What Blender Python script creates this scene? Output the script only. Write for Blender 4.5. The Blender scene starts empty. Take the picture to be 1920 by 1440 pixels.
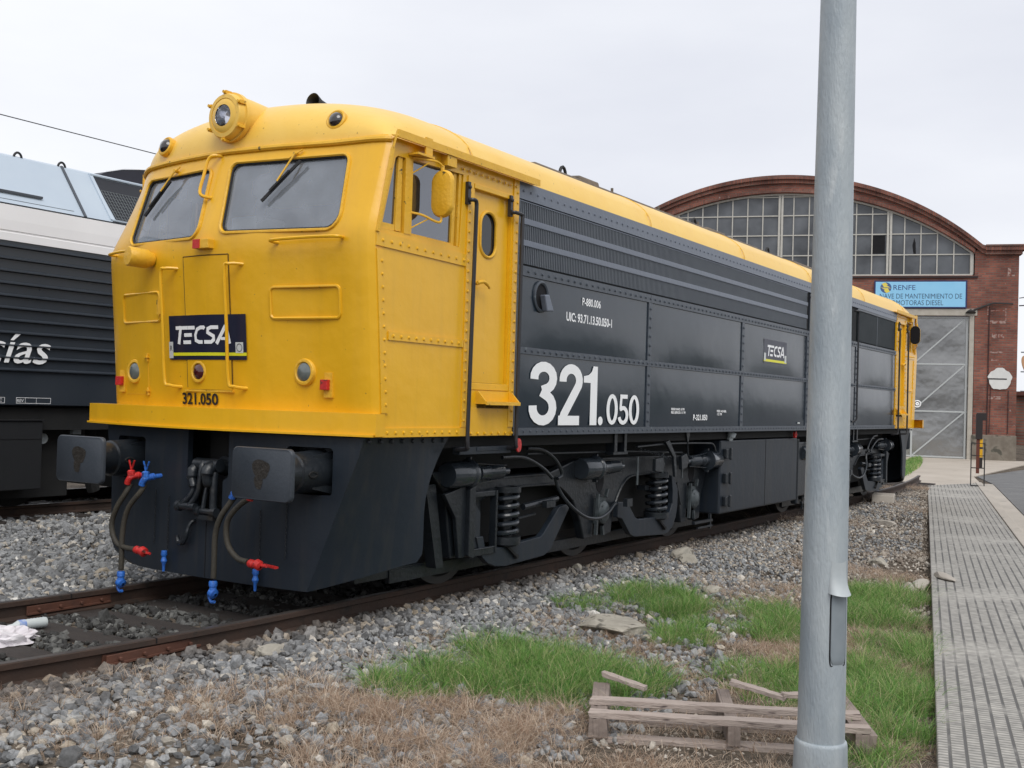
import bpy, bmesh, math, random
import numpy as np
from mathutils import Vector, Matrix
random.seed(7); rng = np.random.default_rng(7)
S = bpy.context.scene; col = S.collection
PI = math.pi
# ---------------------------------------------------------------- camera
cam_d = bpy.data.cameras.new('camera'); cam = bpy.data.objects.new('camera', cam_d); col.objects.link(cam); S.camera = cam
yaw, pitch, roll, fpx = .5692, .0171, .0290, 2051.37
fw = Vector((math.cos(yaw)*math.cos(pitch), math.sin(yaw)*math.cos(pitch), math.sin(pitch)))
rt0 = Vector((math.sin(yaw), -math.cos(yaw), 0)); up0 = rt0.cross(fw)
R_ = rt0*math.cos(roll) + up0*math.sin(roll); U_ = up0*math.cos(roll) - rt0*math.sin(roll)
M = Matrix((R_, U_, -fw)).transposed().to_4x4(); M.translation = Vector((-6.0046, -6.4323, 1.5514)); cam.matrix_world = M
cam_d.sensor_width = 36; cam_d.lens = 36*fpx/1920; cam_d.clip_start = .05; cam_d.clip_end = 3000
# ---------------------------------------------------------------- world (overcast) and sun
W = bpy.data.worlds.new('World'); S.world = W; W.use_nodes = True
nt = W.node_tree; nt.nodes.clear()
def N(nt, t, **k):
    n = nt.nodes.new(t)
    for a, v in k.items():
        if a.startswith('i_'): n.inputs[a[2:].replace('_', ' ')].default_value = v
        else: setattr(n, a, v)
    return n
out = N(nt, 'ShaderNodeOutputWorld'); bg = N(nt, 'ShaderNodeBackground'); bg.inputs['Strength'].default_value = .112
sky = N(nt, 'ShaderNodeTexSky'); sky.sky_type = 'NISHITA'; sky.sun_disc = False
SUN_EL, SUN_AZ = math.radians(52), math.radians(228)      # azimuth of the sun, measured from +x towards +y
sky.sun_elevation = SUN_EL; sky.sun_rotation = PI/2 - SUN_AZ; sky.air_density = 1.0; sky.dust_density = 4.0
hs = N(nt, 'ShaderNodeHueSaturation'); hs.inputs['Saturation'].default_value = .25
tc = N(nt, 'ShaderNodeTexCoord'); mp = N(nt, 'ShaderNodeMapping'); mp.inputs['Scale'].default_value = (1, 1, 3.2)
no = N(nt, 'ShaderNodeTexNoise'); no.inputs['Scale'].default_value = 1.6; no.inputs['Detail'].default_value = 6
rp = N(nt, 'ShaderNodeValToRGB'); rp.color_ramp.elements[0].position = .3; rp.color_ramp.elements[0].color = (6.1, 6.3, 6.95, 1)
rp.color_ramp.elements[1].position = .72; rp.color_ramp.elements[1].color = (7.9, 8.05, 8.4, 1)
mx = N(nt, 'ShaderNodeMix', data_type='RGBA'); mx.inputs[0].default_value = .86
L = nt.links.new
L(sky.outputs[0], hs.inputs['Color']); L(tc.outputs['Generated'], mp.inputs[0]); L(mp.outputs[0], no.inputs['Vector']); L(no.outputs['Fac'], rp.inputs[0])
L(hs.outputs[0], mx.inputs[6]); L(rp.outputs[0], mx.inputs[7]); L(mx.outputs[2], bg.inputs[0]); L(bg.outputs[0], out.inputs[0])
sd = bpy.data.lights.new('sun', 'SUN'); sd.energy = 1.5; sd.angle = math.radians(40); sd.color = (1, .97, .92)
sun = bpy.data.objects.new('sun', sd); col.objects.link(sun)
sdir = Vector((math.cos(SUN_EL)*math.cos(SUN_AZ), math.cos(SUN_EL)*math.sin(SUN_AZ), math.sin(SUN_EL)))
sun.rotation_euler = sdir.to_track_quat('Z', 'Y').to_euler(); sun.location = (0, 0, 30)
S.view_settings.view_transform = 'Standard'; S.view_settings.look = 'None'; S.view_settings.exposure = .28; S.view_settings.gamma = 1
# ---------------------------------------------------------------- materials
MATS = {}
def mat(name, c, rough=.5, metal=0., c2=None, ns=4., amt=.5, bump=0., bs=30., coat=0., c3=None, s3=12., t3=.62, spec=.5, stretch=None, w3=.04, bdist=.01, streak=None):
    """noise-mottled paint / metal / stone; c3 = small worn spots"""
    if name in MATS: return MATS[name]
    m = bpy.data.materials.new(name); m.use_nodes = True; t = m.node_tree; b = t.nodes['Principled BSDF']
    tc = N(t, 'ShaderNodeTexCoord'); src = tc.outputs['Object']
    if stretch:
        mp = N(t, 'ShaderNodeMapping'); mp.inputs['Scale'].default_value = stretch; t.links.new(src, mp.inputs[0]); src = mp.outputs[0]
    colr = None
    n1 = N(t, 'ShaderNodeTexNoise'); n1.inputs['Scale'].default_value = ns; n1.inputs['Detail'].default_value = 6; t.links.new(src, n1.inputs['Vector'])
    r1 = N(t, 'ShaderNodeValToRGB'); r1.color_ramp.elements[0].position = .5-amt/2; r1.color_ramp.elements[1].position = .5+amt/2
    r1.color_ramp.elements[0].color = (*c, 1); r1.color_ramp.elements[1].color = (*(c2 or c), 1)
    t.links.new(n1.outputs['Fac'], r1.inputs[0]); colr = r1.outputs[0]
    if c3:
        n3 = N(t, 'ShaderNodeTexNoise'); n3.inputs['Scale'].default_value = s3; n3.inputs['Detail'].default_value = 8; t.links.new(src, n3.inputs['Vector'])
        r3 = N(t, 'ShaderNodeValToRGB'); r3.color_ramp.elements[0].position = t3; r3.color_ramp.elements[1].position = t3+w3
        t.links.new(n3.outputs['Fac'], r3.inputs[0])
        mm = N(t, 'ShaderNodeMix', data_type='RGBA'); t.links.new(r3.outputs[0], mm.inputs[0]); t.links.new(colr, mm.inputs[6]); mm.inputs[7].default_value = (*c3, 1); colr = mm.outputs[2]
    if streak:
        mq = N(t, 'ShaderNodeMapping'); mq.inputs['Scale'].default_value = (14, 14, .9); t.links.new(tc.outputs['Object'], mq.inputs[0]); ns_ = N(t, 'ShaderNodeTexNoise'); ns_.inputs['Scale'].default_value = 1; ns_.inputs['Detail'].default_value = 7; t.links.new(mq.outputs[0], ns_.inputs['Vector'])
        rs = N(t, 'ShaderNodeMapRange'); rs.inputs['From Min'].default_value = .48; rs.inputs['From Max'].default_value = .75; rs.inputs['To Max'].default_value = streak[1]; t.links.new(ns_.outputs['Fac'], rs.inputs[0])
        ms = N(t, 'ShaderNodeMix', data_type='RGBA'); t.links.new(rs.outputs[0], ms.inputs[0]); t.links.new(colr, ms.inputs[6]); ms.inputs[7].default_value = (*streak[0], 1); colr = ms.outputs[2]
    t.links.new(colr, b.inputs['Base Color'])
    b.inputs['Roughness'].default_value = rough; b.inputs['Metallic'].default_value = metal; b.inputs['Coat Weight'].default_value = coat; b.inputs['Coat Roughness'].default_value = .12
    b.inputs['Specular IOR Level'].default_value = spec
    rr = N(t, 'ShaderNodeMapRange'); rr.inputs['To Min'].default_value = max(0, rough-.08); rr.inputs['To Max'].default_value = min(1, rough+.1)
    t.links.new(n1.outputs['Fac'], rr.inputs[0]); t.links.new(rr.outputs[0], b.inputs['Roughness'])
    if bump:
        nb = N(t, 'ShaderNodeTexNoise'); nb.inputs['Scale'].default_value = bs; nb.inputs['Detail'].default_value = 4; t.links.new(src, nb.inputs['Vector'])
        bp = N(t, 'ShaderNodeBump'); bp.inputs['Strength'].default_value = bump; bp.inputs['Distance'].default_value = bdist
        t.links.new(nb.outputs['Fac'], bp.inputs['Height']); t.links.new(bp.outputs[0], b.inputs['Normal'])
    MATS[name] = m; return m
YEL = mat('yellow_paint', (.76, .405, .006), .34, c2=(.80, .44, .012), ns=1.6, amt=.4, bump=.35, bs=4, coat=.2, bdist=.022, streak=((.50, .27, .02), .16), c3=(.34, .19, .03), s3=30, t3=.715, w3=.02)
YELT = mat('yellow_trim_paint', (.70, .38, .015), .42, c2=(.78, .45, .04), ns=9, amt=.5, bump=.4, bs=40, c3=(.10, .07, .02), s3=16, t3=.66)
YELR = mat('pale_yellow_roof_paint', (.78, .47, .06), .33, c2=(.82, .54, .12), ns=2.5, amt=.5, bump=.3, bs=7, c3=(.45, .28, .05), s3=30, t3=.69, bdist=.015)  # roof yellow, paler than the body paint
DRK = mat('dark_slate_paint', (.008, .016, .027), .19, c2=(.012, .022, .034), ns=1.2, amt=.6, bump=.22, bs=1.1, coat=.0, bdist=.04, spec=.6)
DRKT = mat('sky_sheen_slate_paint', (.115, .135, .175), .36, c2=(.15, .17, .21), ns=3, amt=.6, bump=.3, bs=25)  # lighter slate for upper band and louvre rails; sky reflection put into the colour
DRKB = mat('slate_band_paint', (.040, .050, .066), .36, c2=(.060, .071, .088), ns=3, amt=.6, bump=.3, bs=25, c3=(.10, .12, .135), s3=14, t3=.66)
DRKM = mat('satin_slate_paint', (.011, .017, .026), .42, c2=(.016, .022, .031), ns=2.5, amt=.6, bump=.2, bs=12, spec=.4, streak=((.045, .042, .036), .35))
BOG = mat('bogie_paint', (.008, .011, .015), .33, c2=(.016, .020, .025), ns=6, amt=.6, bump=.4, bs=30, c3=(.026, .021, .016), s3=5, t3=.62, w3=.14)
BLK = mat('underside_black', (.003, .0035, .004), .8, c2=(.012, .012, .012), ns=5)
RUB = mat('black_rubber', (.012, .012, .013), .6)
HOSE = mat('dusty_hose_rubber', (.030, .027, .022), .7, c2=(.05, .043, .03), ns=10, bump=.4, bs=60)
RED = mat('red_valve_paint', (.58, .025, .02), .45, c2=(.42, .02, .02), ns=20, bump=.5, bs=50, c3=(.10, .03, .025), s3=25, t3=.60, w3=.06)
BLU = mat('blue_valve_paint', (.02, .15, .55), .45, c2=(.03, .10, .40), ns=20, bump=.5, bs=50, c3=(.02, .04, .10), s3=25, t3=.60, w3=.06)
WHT = mat('white_lettering', (.86, .87, .88), .45)
BKT = mat('black_lettering', (.015, .012, .012), .5)
NAVY = mat('navy_sticker', (.012, .014, .035), .35)
LIME = mat('lime_stripe', (.75, .72, .02), .4)
STK = mat('pale_sticker', (.55, .58, .58), .5, c2=(.6, .62, .6), ns=40)
LENS = mat('clear_lens', (.10, .12, .12), .12, c2=(.16, .18, .17), ns=20, coat=.6)
LENSD = mat('smoked_lens', (.02, .014, .014), .1, coat=1.)
LENSR = mat('dark_red_lens', (.06, .006, .008), .1, coat=1.)
CHR = mat('reflector', (.8, .8, .82), .12, metal=1.)
STEEL = mat('galvanised_steel', (.28, .325, .36), .5, metal=.1, c2=(.40, .44, .46), ns=5, amt=.35, bump=.5, bs=60, c3=(.50, .53, .54), s3=7, t3=.60, w3=.2, stretch=(1.5, 1.5, .35))
BUFF = mat('buffer_plate_paint', (.028, .036, .047), .5, c2=(.040, .048, .060), ns=7, bump=.2, bs=40)
GREASE = mat('old_grease', (.014, .012, .010), .45, c2=(.035, .03, .025), ns=30, bump=.6, bs=50)
RAILT = mat('rail_head_steel', (.10, .092, .088), .38, metal=.6, c2=(.14, .12, .11), ns=6)
RAILW = mat('rusty_rail', (.028, .019, .015), .75, c2=(.055, .029, .019), ns=4, bump=.4, bs=30, c3=(.02, .015, .012), s3=8, t3=.6, w3=.1)
RUST = mat('rusty_plate', (.11, .040, .022), .75, c2=(.07, .03, .02), ns=9, bump=.4, bs=30)
SLP = mat('oily_sleeper_wood', (.025, .020, .018), .75, c2=(.045, .036, .031), ns=3, bump=.8, bs=20, stretch=(12, 1, 4))
WOOD = mat('weathered_pallet_wood', (.30, .235, .205), .85, c2=(.50, .43, .38), ns=5, amt=.8, bump=.8, bs=25, c3=(.07, .05, .05), s3=7, t3=.62, w3=.1, stretch=(1.2, 9, 9))
WOODE = mat('dark_pallet_block', (.15, .12, .105), .85, c2=(.27, .22, .19), ns=9, bump=.7, bs=30)
CONC = mat('concrete', (.33, .30, .26), .85, c2=(.42, .38, .33), ns=1.2, bump=.4, bs=40, c3=(.22, .2, .17), s3=3, t3=.6, w3=.12)
PALE = mat('pale_concrete_trim', (.36, .33, .28), .8, c2=(.45, .42, .37), ns=6, bump=.4, bs=25)
WFR = mat('grey_window_frame', (.42, .41, .37), .6, c2=(.52, .50, .46), ns=8)
PANE = mat('dusty_shed_glass', (.040, .044, .050), .16, c2=(.13, .14, .155), ns=.8, amt=.35, bump=.25, bs=1.2, bdist=.02)
HOLE = mat('dark_void', (.004, .004, .006), .9)
L2G = mat('anthracite_ribbed_side', (.026, .033, .043), .30, c2=(.033, .040, .050), ns=2)
L2W = mat('white_body_band', (.86, .85, .85), .35, c2=(.80, .79, .79), ns=1.5)
L2R = mat('light_blue_grey_roof', (.40, .47, .55), .4, c2=(.46, .53, .60), ns=1.5)
DISC = mat('weathered_white_disc', (.6, .6, .58), .6, c2=(.68, .68, .66), ns=5)
ROCK = mat('weathered_rock', (.26, .24, .20), .9, c2=(.42, .39, .33), ns=9, bump=.9, bs=20, c3=(.12, .11, .09), s3=12, t3=.58, w3=.1)
SEAT = mat('cab_interior_grey', (.16, .17, .17), .8, c2=(.2, .21, .2), ns=4)
CONSOLE = mat('pale_control_desk', (.75, .80, .80), .6)
BAG = mat('crumpled_plastic_bag', (.70, .68, .69), .45, c2=(.62, .58, .62), ns=9, c3=(.5, .16, .16), s3=9, t3=.66, w3=.03)
BOTT = mat('ribbed_clear_bottle', (.45, .50, .50), .15, c2=(.55, .58, .58), ns=9)
def glassmat(name, tint, tr, rough=.04, dust=(.30, .33, .37), dfac=.35):
    m = bpy.data.materials.new(name); m.use_nodes = True; t = m.node_tree; t.nodes.clear()
    o = N(t, 'ShaderNodeOutputMaterial'); g = N(t, 'ShaderNodeBsdfGlossy'); g.inputs['Roughness'].default_value = rough; g.inputs['Color'].default_value = (.9, .93, 1, 1)
    tr_ = N(t, 'ShaderNodeBsdfTransparent'); tr_.inputs[0].default_value = (*tint, 1)
    d = N(t, 'ShaderNodeBsdfDiffuse'); d.inputs[0].default_value = (*dust, 1)
    m1 = N(t, 'ShaderNodeMixShader'); tc = N(t, 'ShaderNodeTexCoord'); n = N(t, 'ShaderNodeTexNoise'); n.inputs['Scale'].default_value = 3.; n.inputs['Detail'].default_value = 5
    mr = N(t, 'ShaderNodeMapRange'); mr.inputs['From Min'].default_value = .3; mr.inputs['From Max'].default_value = .7; mr.inputs['To Min'].default_value = dfac*.7; mr.inputs['To Max'].default_value = dfac*1.25
    t.links.new(tc.outputs['Object'], n.inputs['Vector']); t.links.new(n.outputs['Fac'], mr.inputs[0]); t.links.new(mr.outputs[0], m1.inputs[0]); t.links.new(tr_.outputs[0], m1.inputs[1]); t.links.new(d.outputs[0], m1.inputs[2])
    fr = N(t, 'ShaderNodeFresnel'); fr.inputs['IOR'].default_value = 1.55; ad = N(t, 'ShaderNodeMath', operation='MULTIPLY_ADD'); ad.inputs[1].default_value = 1.1; ad.inputs[2].default_value = 1-tr; ad.use_clamp = True
    m2 = N(t, 'ShaderNodeMixShader'); t.links.new(fr.outputs[0], ad.inputs[0]); t.links.new(ad.outputs[0], m2.inputs[0]); t.links.new(m1.outputs[0], m2.inputs[1]); t.links.new(g.outputs[0], m2.inputs[2]); t.links.new(m2.outputs[0], o.inputs[0])
    return m
GLF = glassmat('dusty_windscreen_glass', (.85, .88, .9), .95, dfac=.46, dust=(.36, .395, .44))
GLS = glassmat('side_window_glass', (.16, .18, .20), .86, dfac=.22, dust=(.10, .115, .14))
# ---------------------------------------------------------------- mesh builder
class MB:
    def __init__(s): s.v = []; s.f = []; s.sm = []
    def add(s, V, F, smooth=False):
        o = len(s.v); s.v += [tuple(map(float, v)) for v in V]; s.f += [tuple(i+o for i in f) for f in F]; s.sm += [smooth]*len(F); return s
    def box(s, x0, x1, y0, y1, z0, z1, R=None, c=None):
        V = [(x, y, z) for x in (x0, x1) for y in (y0, y1) for z in (z0, z1)]
        if R is not None: V = [tuple((R @ (Vector(v)-Vector(c)))+Vector(c)) for v in V]
        return s.add(V, [(0, 1, 3, 2), (4, 6, 7, 5), (0, 4, 5, 1), (2, 3, 7, 6), (0, 2, 6, 4), (1, 5, 7, 3)])
    def bar(s, a, b, w, h=None, up=(0, 0, 1)):
        a, b = Vector(a), Vector(b); d = (b-a).normalized(); u = Vector(up)
        if abs(d.dot(u)) > .99: u = Vector((0, 1, 0))
        r = d.cross(u).normalized(); u = r.cross(d); h = h or w
        V = [tuple(p + r*i*w/2 + u*j*h/2) for p in (a, b) for i, j in ((-1, -1), (1, -1), (1, 1), (-1, 1))]
        return s.add(V, [(0, 1, 2, 3), (7, 6, 5, 4), (0, 4, 5, 1), (1, 5, 6, 2), (2, 6, 7, 3), (3, 7, 4, 0)])
    def tube(s, P, r, n=8, cap=True, closed=False):
        P = [Vector(p) for p in P]; rs = r if isinstance(r, (list, tuple)) else [r]*len(P); V = []; F = []; K = len(P)
        u = None
        for i, p in enumerate(P):
            if closed: d = (P[(i+1) % K]-P[i-1]).normalized()
            else: d = ((P[min(i+1, K-1)]-P[max(i-1, 0)])).normalized()
            if u is None: u = Vector((0, 0, 1)) if abs(d.z) < .9 else Vector((0, 1, 0))
            u = (u - d*u.dot(d)).normalized(); w = d.cross(u)
            V += [tuple(p + (u*math.cos(2*PI*k/n) + w*math.sin(2*PI*k/n))*rs[i]) for k in range(n)]
        for i in range(K if closed else K-1):
            j = (i+1) % K
            for k in range(n): F.append((i*n+k, i*n+(k+1) % n, j*n+(k+1) % n, j*n+k))
        s.add(V, F, True)
        if cap and not closed:
            s.add(V[:n], [tuple(range(n))[::-1]]); s.add(V[-n:], [tuple(range(n))])
        return s
    def lathe(s, c, ax, prof, n=24):
        """prof: (t along ax, r)"""
        c = Vector(c); ax = Vector(ax).normalized(); u = Vector((0, 0, 1)) if abs(ax.z) < .9 else Vector((0, 1, 0)); u = (u-ax*u.dot(ax)).normalized(); w = ax.cross(u); V = []; F = []
        for t, r in prof: V += [tuple(c+ax*t+(u*math.cos(2*PI*k/n)+w*math.sin(2*PI*k/n))*max(r, 1e-4)) for k in range(n)]
        for i in range(len(prof)-1):
            for k in range(n): F.append((i*n+k, i*n+(k+1) % n, (i+1)*n+(k+1) % n, (i+1)*n+k))
        return s.add(V, F, True)
    def cyl(s, a, b, r, n=20): 
        a, b = Vector(a), Vector(b); l = (b-a).length; s.lathe(a, b-a, [(0, 0), (0, r)], n); s.lathe(a, b-a, [(0, r), (l, r)], n); s.lathe(a, b-a, [(l, r), (l, 0)], n); return s
    def prism(s, P, ax, a, b):
        """polygon P (2-D) extruded along axis ax from a to b; ax 0: P=(y,z), 1: P=(x,z), 2: P=(x,y)"""
        def mk(p, t): return [(t, p[0], p[1]), (p[0], t, p[1]), (p[0], p[1], t)][ax]
        n = len(P); V = [mk(p, a) for p in P]+[mk(p, b) for p in P]
        return s.add(V, [tuple(range(n)), tuple(range(n, 2*n))[::-1]]+[(i, n+i, n+(i+1) % n, (i+1) % n) for i in range(n)])
    def rivets(s, pts, r=.011, nrm=(0, -1, 0)):
        n = Vector(nrm).normalized(); u = Vector((0, 0, 1)) if abs(n.z) < .9 else Vector((1, 0, 0)); w = n.cross(u)
        for p in pts:
            p = Vector(p); k = 6
            V = [tuple(p+(u*math.cos(2*PI*i/k)+w*math.sin(2*PI*i/k))*r) for i in range(k)]+[tuple(p+n*r*.65+(u*math.cos(2*PI*i/k)+w*math.sin(2*PI*i/k))*r*.7) for i in range(k)]+[tuple(p+n*r*.95)]
            s.add(V, [(i, (i+1) % k, k+(i+1) % k, k+i) for i in range(k)]+[(k+i, k+(i+1) % k, 2*k) for i in range(k)], True)
        return s
    def grid(s, f, nu, nv, smooth=True):
        V = [f(i/nu, j/nv) for i in range(nu+1) for j in range(nv+1)]
        return s.add(V, [(i*(nv+1)+j, (i+1)*(nv+1)+j, (i+1)*(nv+1)+j+1, i*(nv+1)+j+1) for i in range(nu) for j in range(nv)], smooth)
    def xf(s, M): s.v = [tuple(M @ Vector(v)) for v in s.v]; return s
    def build(s, name, m, parent=None, bevel=0, fix=True):
        me = bpy.data.meshes.new(name); me.from_pydata(s.v, [], s.f); me.polygons.foreach_set('use_smooth', s.sm)
        if fix:
            bm = bmesh.new(); bm.from_mesh(me); bmesh.ops.remove_doubles(bm, verts=bm.verts, dist=1e-5); bmesh.ops.recalc_face_normals(bm, faces=bm.faces)
            for e in bm.edges:
                if len(e.link_faces) == 2 and e.link_faces[0].smooth and e.calc_face_angle(0) > .72: e.smooth = False
            bm.to_mesh(me); bm.free()
        me.materials.append(m); o = bpy.data.objects.new(name, me); col.objects.link(o)
        if parent: o.parent = parent
        if bevel:
            b = o.modifiers.new('b', 'BEVEL'); b.width = bevel; b.segments = 2; b.limit_method = 'ANGLE'; b.angle_limit = .7; b.harden_normals = False
        return o
def thing(name, label, cat, loc=(0, 0, 0), rz=0, group=None):
    o = bpy.data.objects.new(name, None); col.objects.link(o); o.empty_display_size = .2; o.location = loc; o.rotation_euler = (0, 0, rz); o['label'] = label; o['category'] = cat
    if group: o['group'] = group
    return o
def tag(o, label, cat, group=None, kind=None):
    o['label'] = label; o['category'] = cat
    if group: o['group'] = group
    if kind: o['kind'] = kind
    return o
def cut(o, cutter_mb):
    c = cutter_mb.build('cutter', HOLE); md = o.modifiers.new('x', 'BOOLEAN'); md.object = c; md.operation = 'DIFFERENCE'; md.solver = 'EXACT'
    bpy.context.view_layer.update(); dg = bpy.context.evaluated_depsgraph_get(); me = bpy.data.meshes.new_from_object(o.evaluated_get(dg)); o.modifiers.clear(); o.data = me
    bpy.data.objects.remove(c); return o
def autosmooth(o, ang=35):
    bm = bmesh.new(); bm.from_mesh(o.data)
    for f in bm.faces: f.smooth = True
    for e in bm.edges:
        if len(e.link_faces) != 2 or e.calc_face_angle(0) > math.radians(ang): e.smooth = False
    bm.to_mesh(o.data); bm.free(); return o
def rrect(x0, x1, y0, y1, r, n=5):
    P = []
    for cx, cy, a in ((x1-r, y1-r, 0), (x0+r, y1-r, 90), (x0+r, y0+r, 180), (x1-r, y0+r, 270)):
        P += [(cx+r*math.cos(math.radians(a+90*k/n)), cy+r*math.sin(math.radians(a+90*k/n))) for k in range(n+1)]
    return P
def rpoly(P, rs, n=5):
    """rounded polygon; rs radius per corner"""
    o = []; K = len(P)
    for i in range(K):
        p = Vector(P[i]); a = (Vector(P[i-1])-p).normalized(); b = (Vector(P[(i+1) % K])-p).normalized(); ang = a.angle(b); r = rs[i] if isinstance(rs, (list, tuple)) else rs
        d = r/math.tan(ang/2); s = p+a*d; e = p+b*d; c = p+(a+b).normalized()*(r/math.sin(ang/2))
        for k in range(n+1):
            q = s.lerp(e, k/n); q = c+(q-c).normalized()*r; o.append(tuple(q))
    return o
def ease(P, n=6):
    """Catmull-Rom through points"""
    P = [Vector(p) for p in P]; o = []
    for i in range(len(P)-1):
        a, b, c, d = P[max(i-1, 0)], P[i], P[i+1], P[min(i+2, len(P)-1)]
        for k in range(n):
            t = k/n; o.append(.5*((2*b)+(-a+c)*t+(2*a-5*b+4*c-d)*t*t+(-a+3*b-3*c+d)*t**3))
    return o+[P[-1]]
def text_mesh(body, size, fn, name, m, parent, xs=1., offset=0., shear=0., center=False, th=.0015, fit=None):
    """lettering from the built-in font; fn maps (u,v) in the sign's plane to a point, th is how far it stands proud"""
    c = bpy.data.curves.new(name, 'FONT'); c.body = body; c.size = size; c.offset = offset; c.shear = shear; c.resolution_u = 3
    if center: c.align_x = 'CENTER'
    o = bpy.data.objects.new('tmp', c); col.objects.link(o); bpy.context.view_layer.update()
    me = bpy.data.meshes.new_from_object(o.evaluated_get(bpy.context.evaluated_depsgraph_get())); bpy.data.objects.remove(o)
    if fit: lo = min(v.co.x for v in me.vertices); hi = max(v.co.x for v in me.vertices); xs = fit/(hi-lo)
    else: lo = 0.
    for v in me.vertices: v.co = Vector(fn((v.co.x-lo)*xs, v.co.y))
    me.name = name; me.materials.clear(); me.materials.append(m); q = bpy.data.objects.new(name, me); col.objects.link(q)
    if parent: q.parent = parent
    return q
def ribbon(mb, P, w, fn, off=0., closed=False):
    """flat stroke of width w along P (2-D), mapped by fn(u,v,off)"""
    P = [Vector(p) for p in P]; K = len(P); Lp = []; Rp = []
    for i in range(K):
        if closed: a = (P[i]-P[i-1]).normalized(); b = (P[(i+1) % K]-P[i]).normalized()
        else: a = (P[i]-P[max(i-1, 0)]); b = (P[min(i+1, K-1)]-P[i]); a = (a if a.length else b).normalized(); b = (b if b.length else a).normalized()
        t = (a+b).normalized(); n = Vector((-t.y, t.x)); k = min(1/max(.3, n.dot(Vector((-a.y, a.x)))), 1.6)
        Lp.append(P[i]+n*w/2*k); Rp.append(P[i]-n*w/2*k)
    V = [fn(p.x, p.y, off) for p in Lp]+[fn(p.x, p.y, off) for p in Rp]
    mb.add(V, [(i, K+i, K+(i+1) % K, (i+1) % K) for i in range(K if closed else K-1)])
def arc(cx, cy, rx, ry, a0, a1, n=12): return [(cx+rx*math.cos(math.radians(a0+(a1-a0)*k/n)), cy+ry*math.sin(math.radians(a0+(a1-a0)*k/n))) for k in range(n+1)]
#DIGITS as strokes, box height 1, width about .5
def digit(ch, w=.15):
    if ch == '3': return [(arc(.27, .745, .19, .18, 188, -62)+[(.24, .545)], w), ([(.22, .53)]+arc(.26, .28, .20, .205, 62, -188), w)]
    if ch == '2': return [(arc(.27, .735, .185, .19, 188, -40, 14)+[(.12, .17), (.09, .09)], w), ([(.0, w/2), (.47, w/2)], w)]
    if ch == '0': return [(arc(.25, .5, .175, .425, 0, 348, 30), w, True)]
    if ch == '5': return [([(.44, .925), (.09, .925)], w), ([(.145, .94), (.115, .50)], w*.8), ([(.10, .53)]+arc(.24, .315, .19, .24, 122, -165, 16), w)]
    if ch == '.': return [([(.0, .075), (.15, .075)], .15)]
    return []
ONE = [(.17, 0), (.33, 0), (.33, 1), (.23, 1), (.19, .90), (.12, .845), (.01, .82), (.01, .715), (.17, .715)]
# ---------------------------------------------------------------- ground levels
def gz(x, y):
    """ballast shoulders, trough between rails, dirt verge"""
    a = np.abs(y - shift(x)); z = np.where(a < .8, -.165, -.145)
    z = np.where((y < 0) & (a > 1.4), -.145 - np.clip((a-1.4)/1.5, 0, 1)*.105, z)
    z = np.where((y > 0) & (a > 1.4), -.145 - np.clip((a-1.4)/1.2, 0, 1)*.05, z)
    return z
def shift(x):
    x = np.asarray(x, float)
    return np.where(x < 0, .03*np.minimum(-x, 6)**2, np.where(x < 14, 0, np.where(x < 26, (x-14)**2/120, 1.2+(x-26)*.2)))
# ================================================================ SETTING
# ground sheet
def groundmat():
    m = bpy.data.materials.new('dirt_ground'); m.use_nodes = True; t = m.node_tree; b = t.nodes['Principled BSDF']; b.inputs['Roughness'].default_value = .95; b.inputs['Specular IOR Level'].default_value = .15
    tc = N(t, 'ShaderNodeTexCoord'); n1 = N(t, 'ShaderNodeTexNoise'); n1.inputs['Scale'].default_value = 1.1; n1.inputs['Detail'].default_value = 8
    n2 = N(t, 'ShaderNodeTexVoronoi'); n2.inputs['Scale'].default_value = 26
    r = N(t, 'ShaderNodeValToRGB'); r.color_ramp.elements[0].position = .35; r.color_ramp.elements[0].color = (.085, .068, .052, 1); r.color_ramp.elements[1].position = .65; r.color_ramp.elements[1].color = (.20, .165, .13, 1)
    mm = N(t, 'ShaderNodeMix', data_type='RGBA'); mm.blend_type = 'MULTIPLY'; mm.inputs[0].default_value = .55
    bp = N(t, 'ShaderNodeBump'); bp.inputs['Strength'].default_value = .8; bp.inputs['Distance'].default_value = .02
    for s in (n1, n2): t.links.new(tc.outputs['Object'], s.inputs['Vector'])
    t.links.new(n1.outputs['Fac'], r.inputs[0]); vv = N(t, 'ShaderNodeSeparateColor'); t.links.new(n2.outputs['Color'], vv.inputs[0]); t.links.new(r.outputs[0], mm.inputs[6]); t.links.new(vv.outputs[0], mm.inputs[7]); t.links.new(mm.outputs[2], b.inputs['Base Color'])
    t.links.new(n2.outputs['Distance'], bp.inputs['Height']); t.links.new(bp.outputs[0], b.inputs['Normal']); return m
def gl(x, y):
    """ground with far plain"""
    return float(gz(x, y))
xs = np.unique(np.concatenate([np.linspace(-1400, -14, 12), np.linspace(-14, 42, 113), np.linspace(42, 1600, 14)]))
ys = np.unique(np.concatenate([np.linspace(-1400, -12, 12), np.linspace(-12, 16, 141), np.linspace(16, 1500, 14)]))
X, Y = np.meshgrid(xs, ys, indexing='ij'); Z = gz(X, Y)+rng.normal(0, .006, X.shape)
Z = np.where(X > 21.5, -.20, Z)
g = MB(); nx, ny = len(xs), len(ys)
g.v = np.stack([X, Y, Z], -1).reshape(-1, 3).tolist(); g.f = [(i*ny+j, (i+1)*ny+j, (i+1)*ny+j+1, i*ny+j+1) for i in range(nx-1) for j in range(ny-1)]; g.sm = [True]*len(g.f)
GR = g.build('ground', groundmat(), fix=False); GR['kind'] = 'structure'
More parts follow.
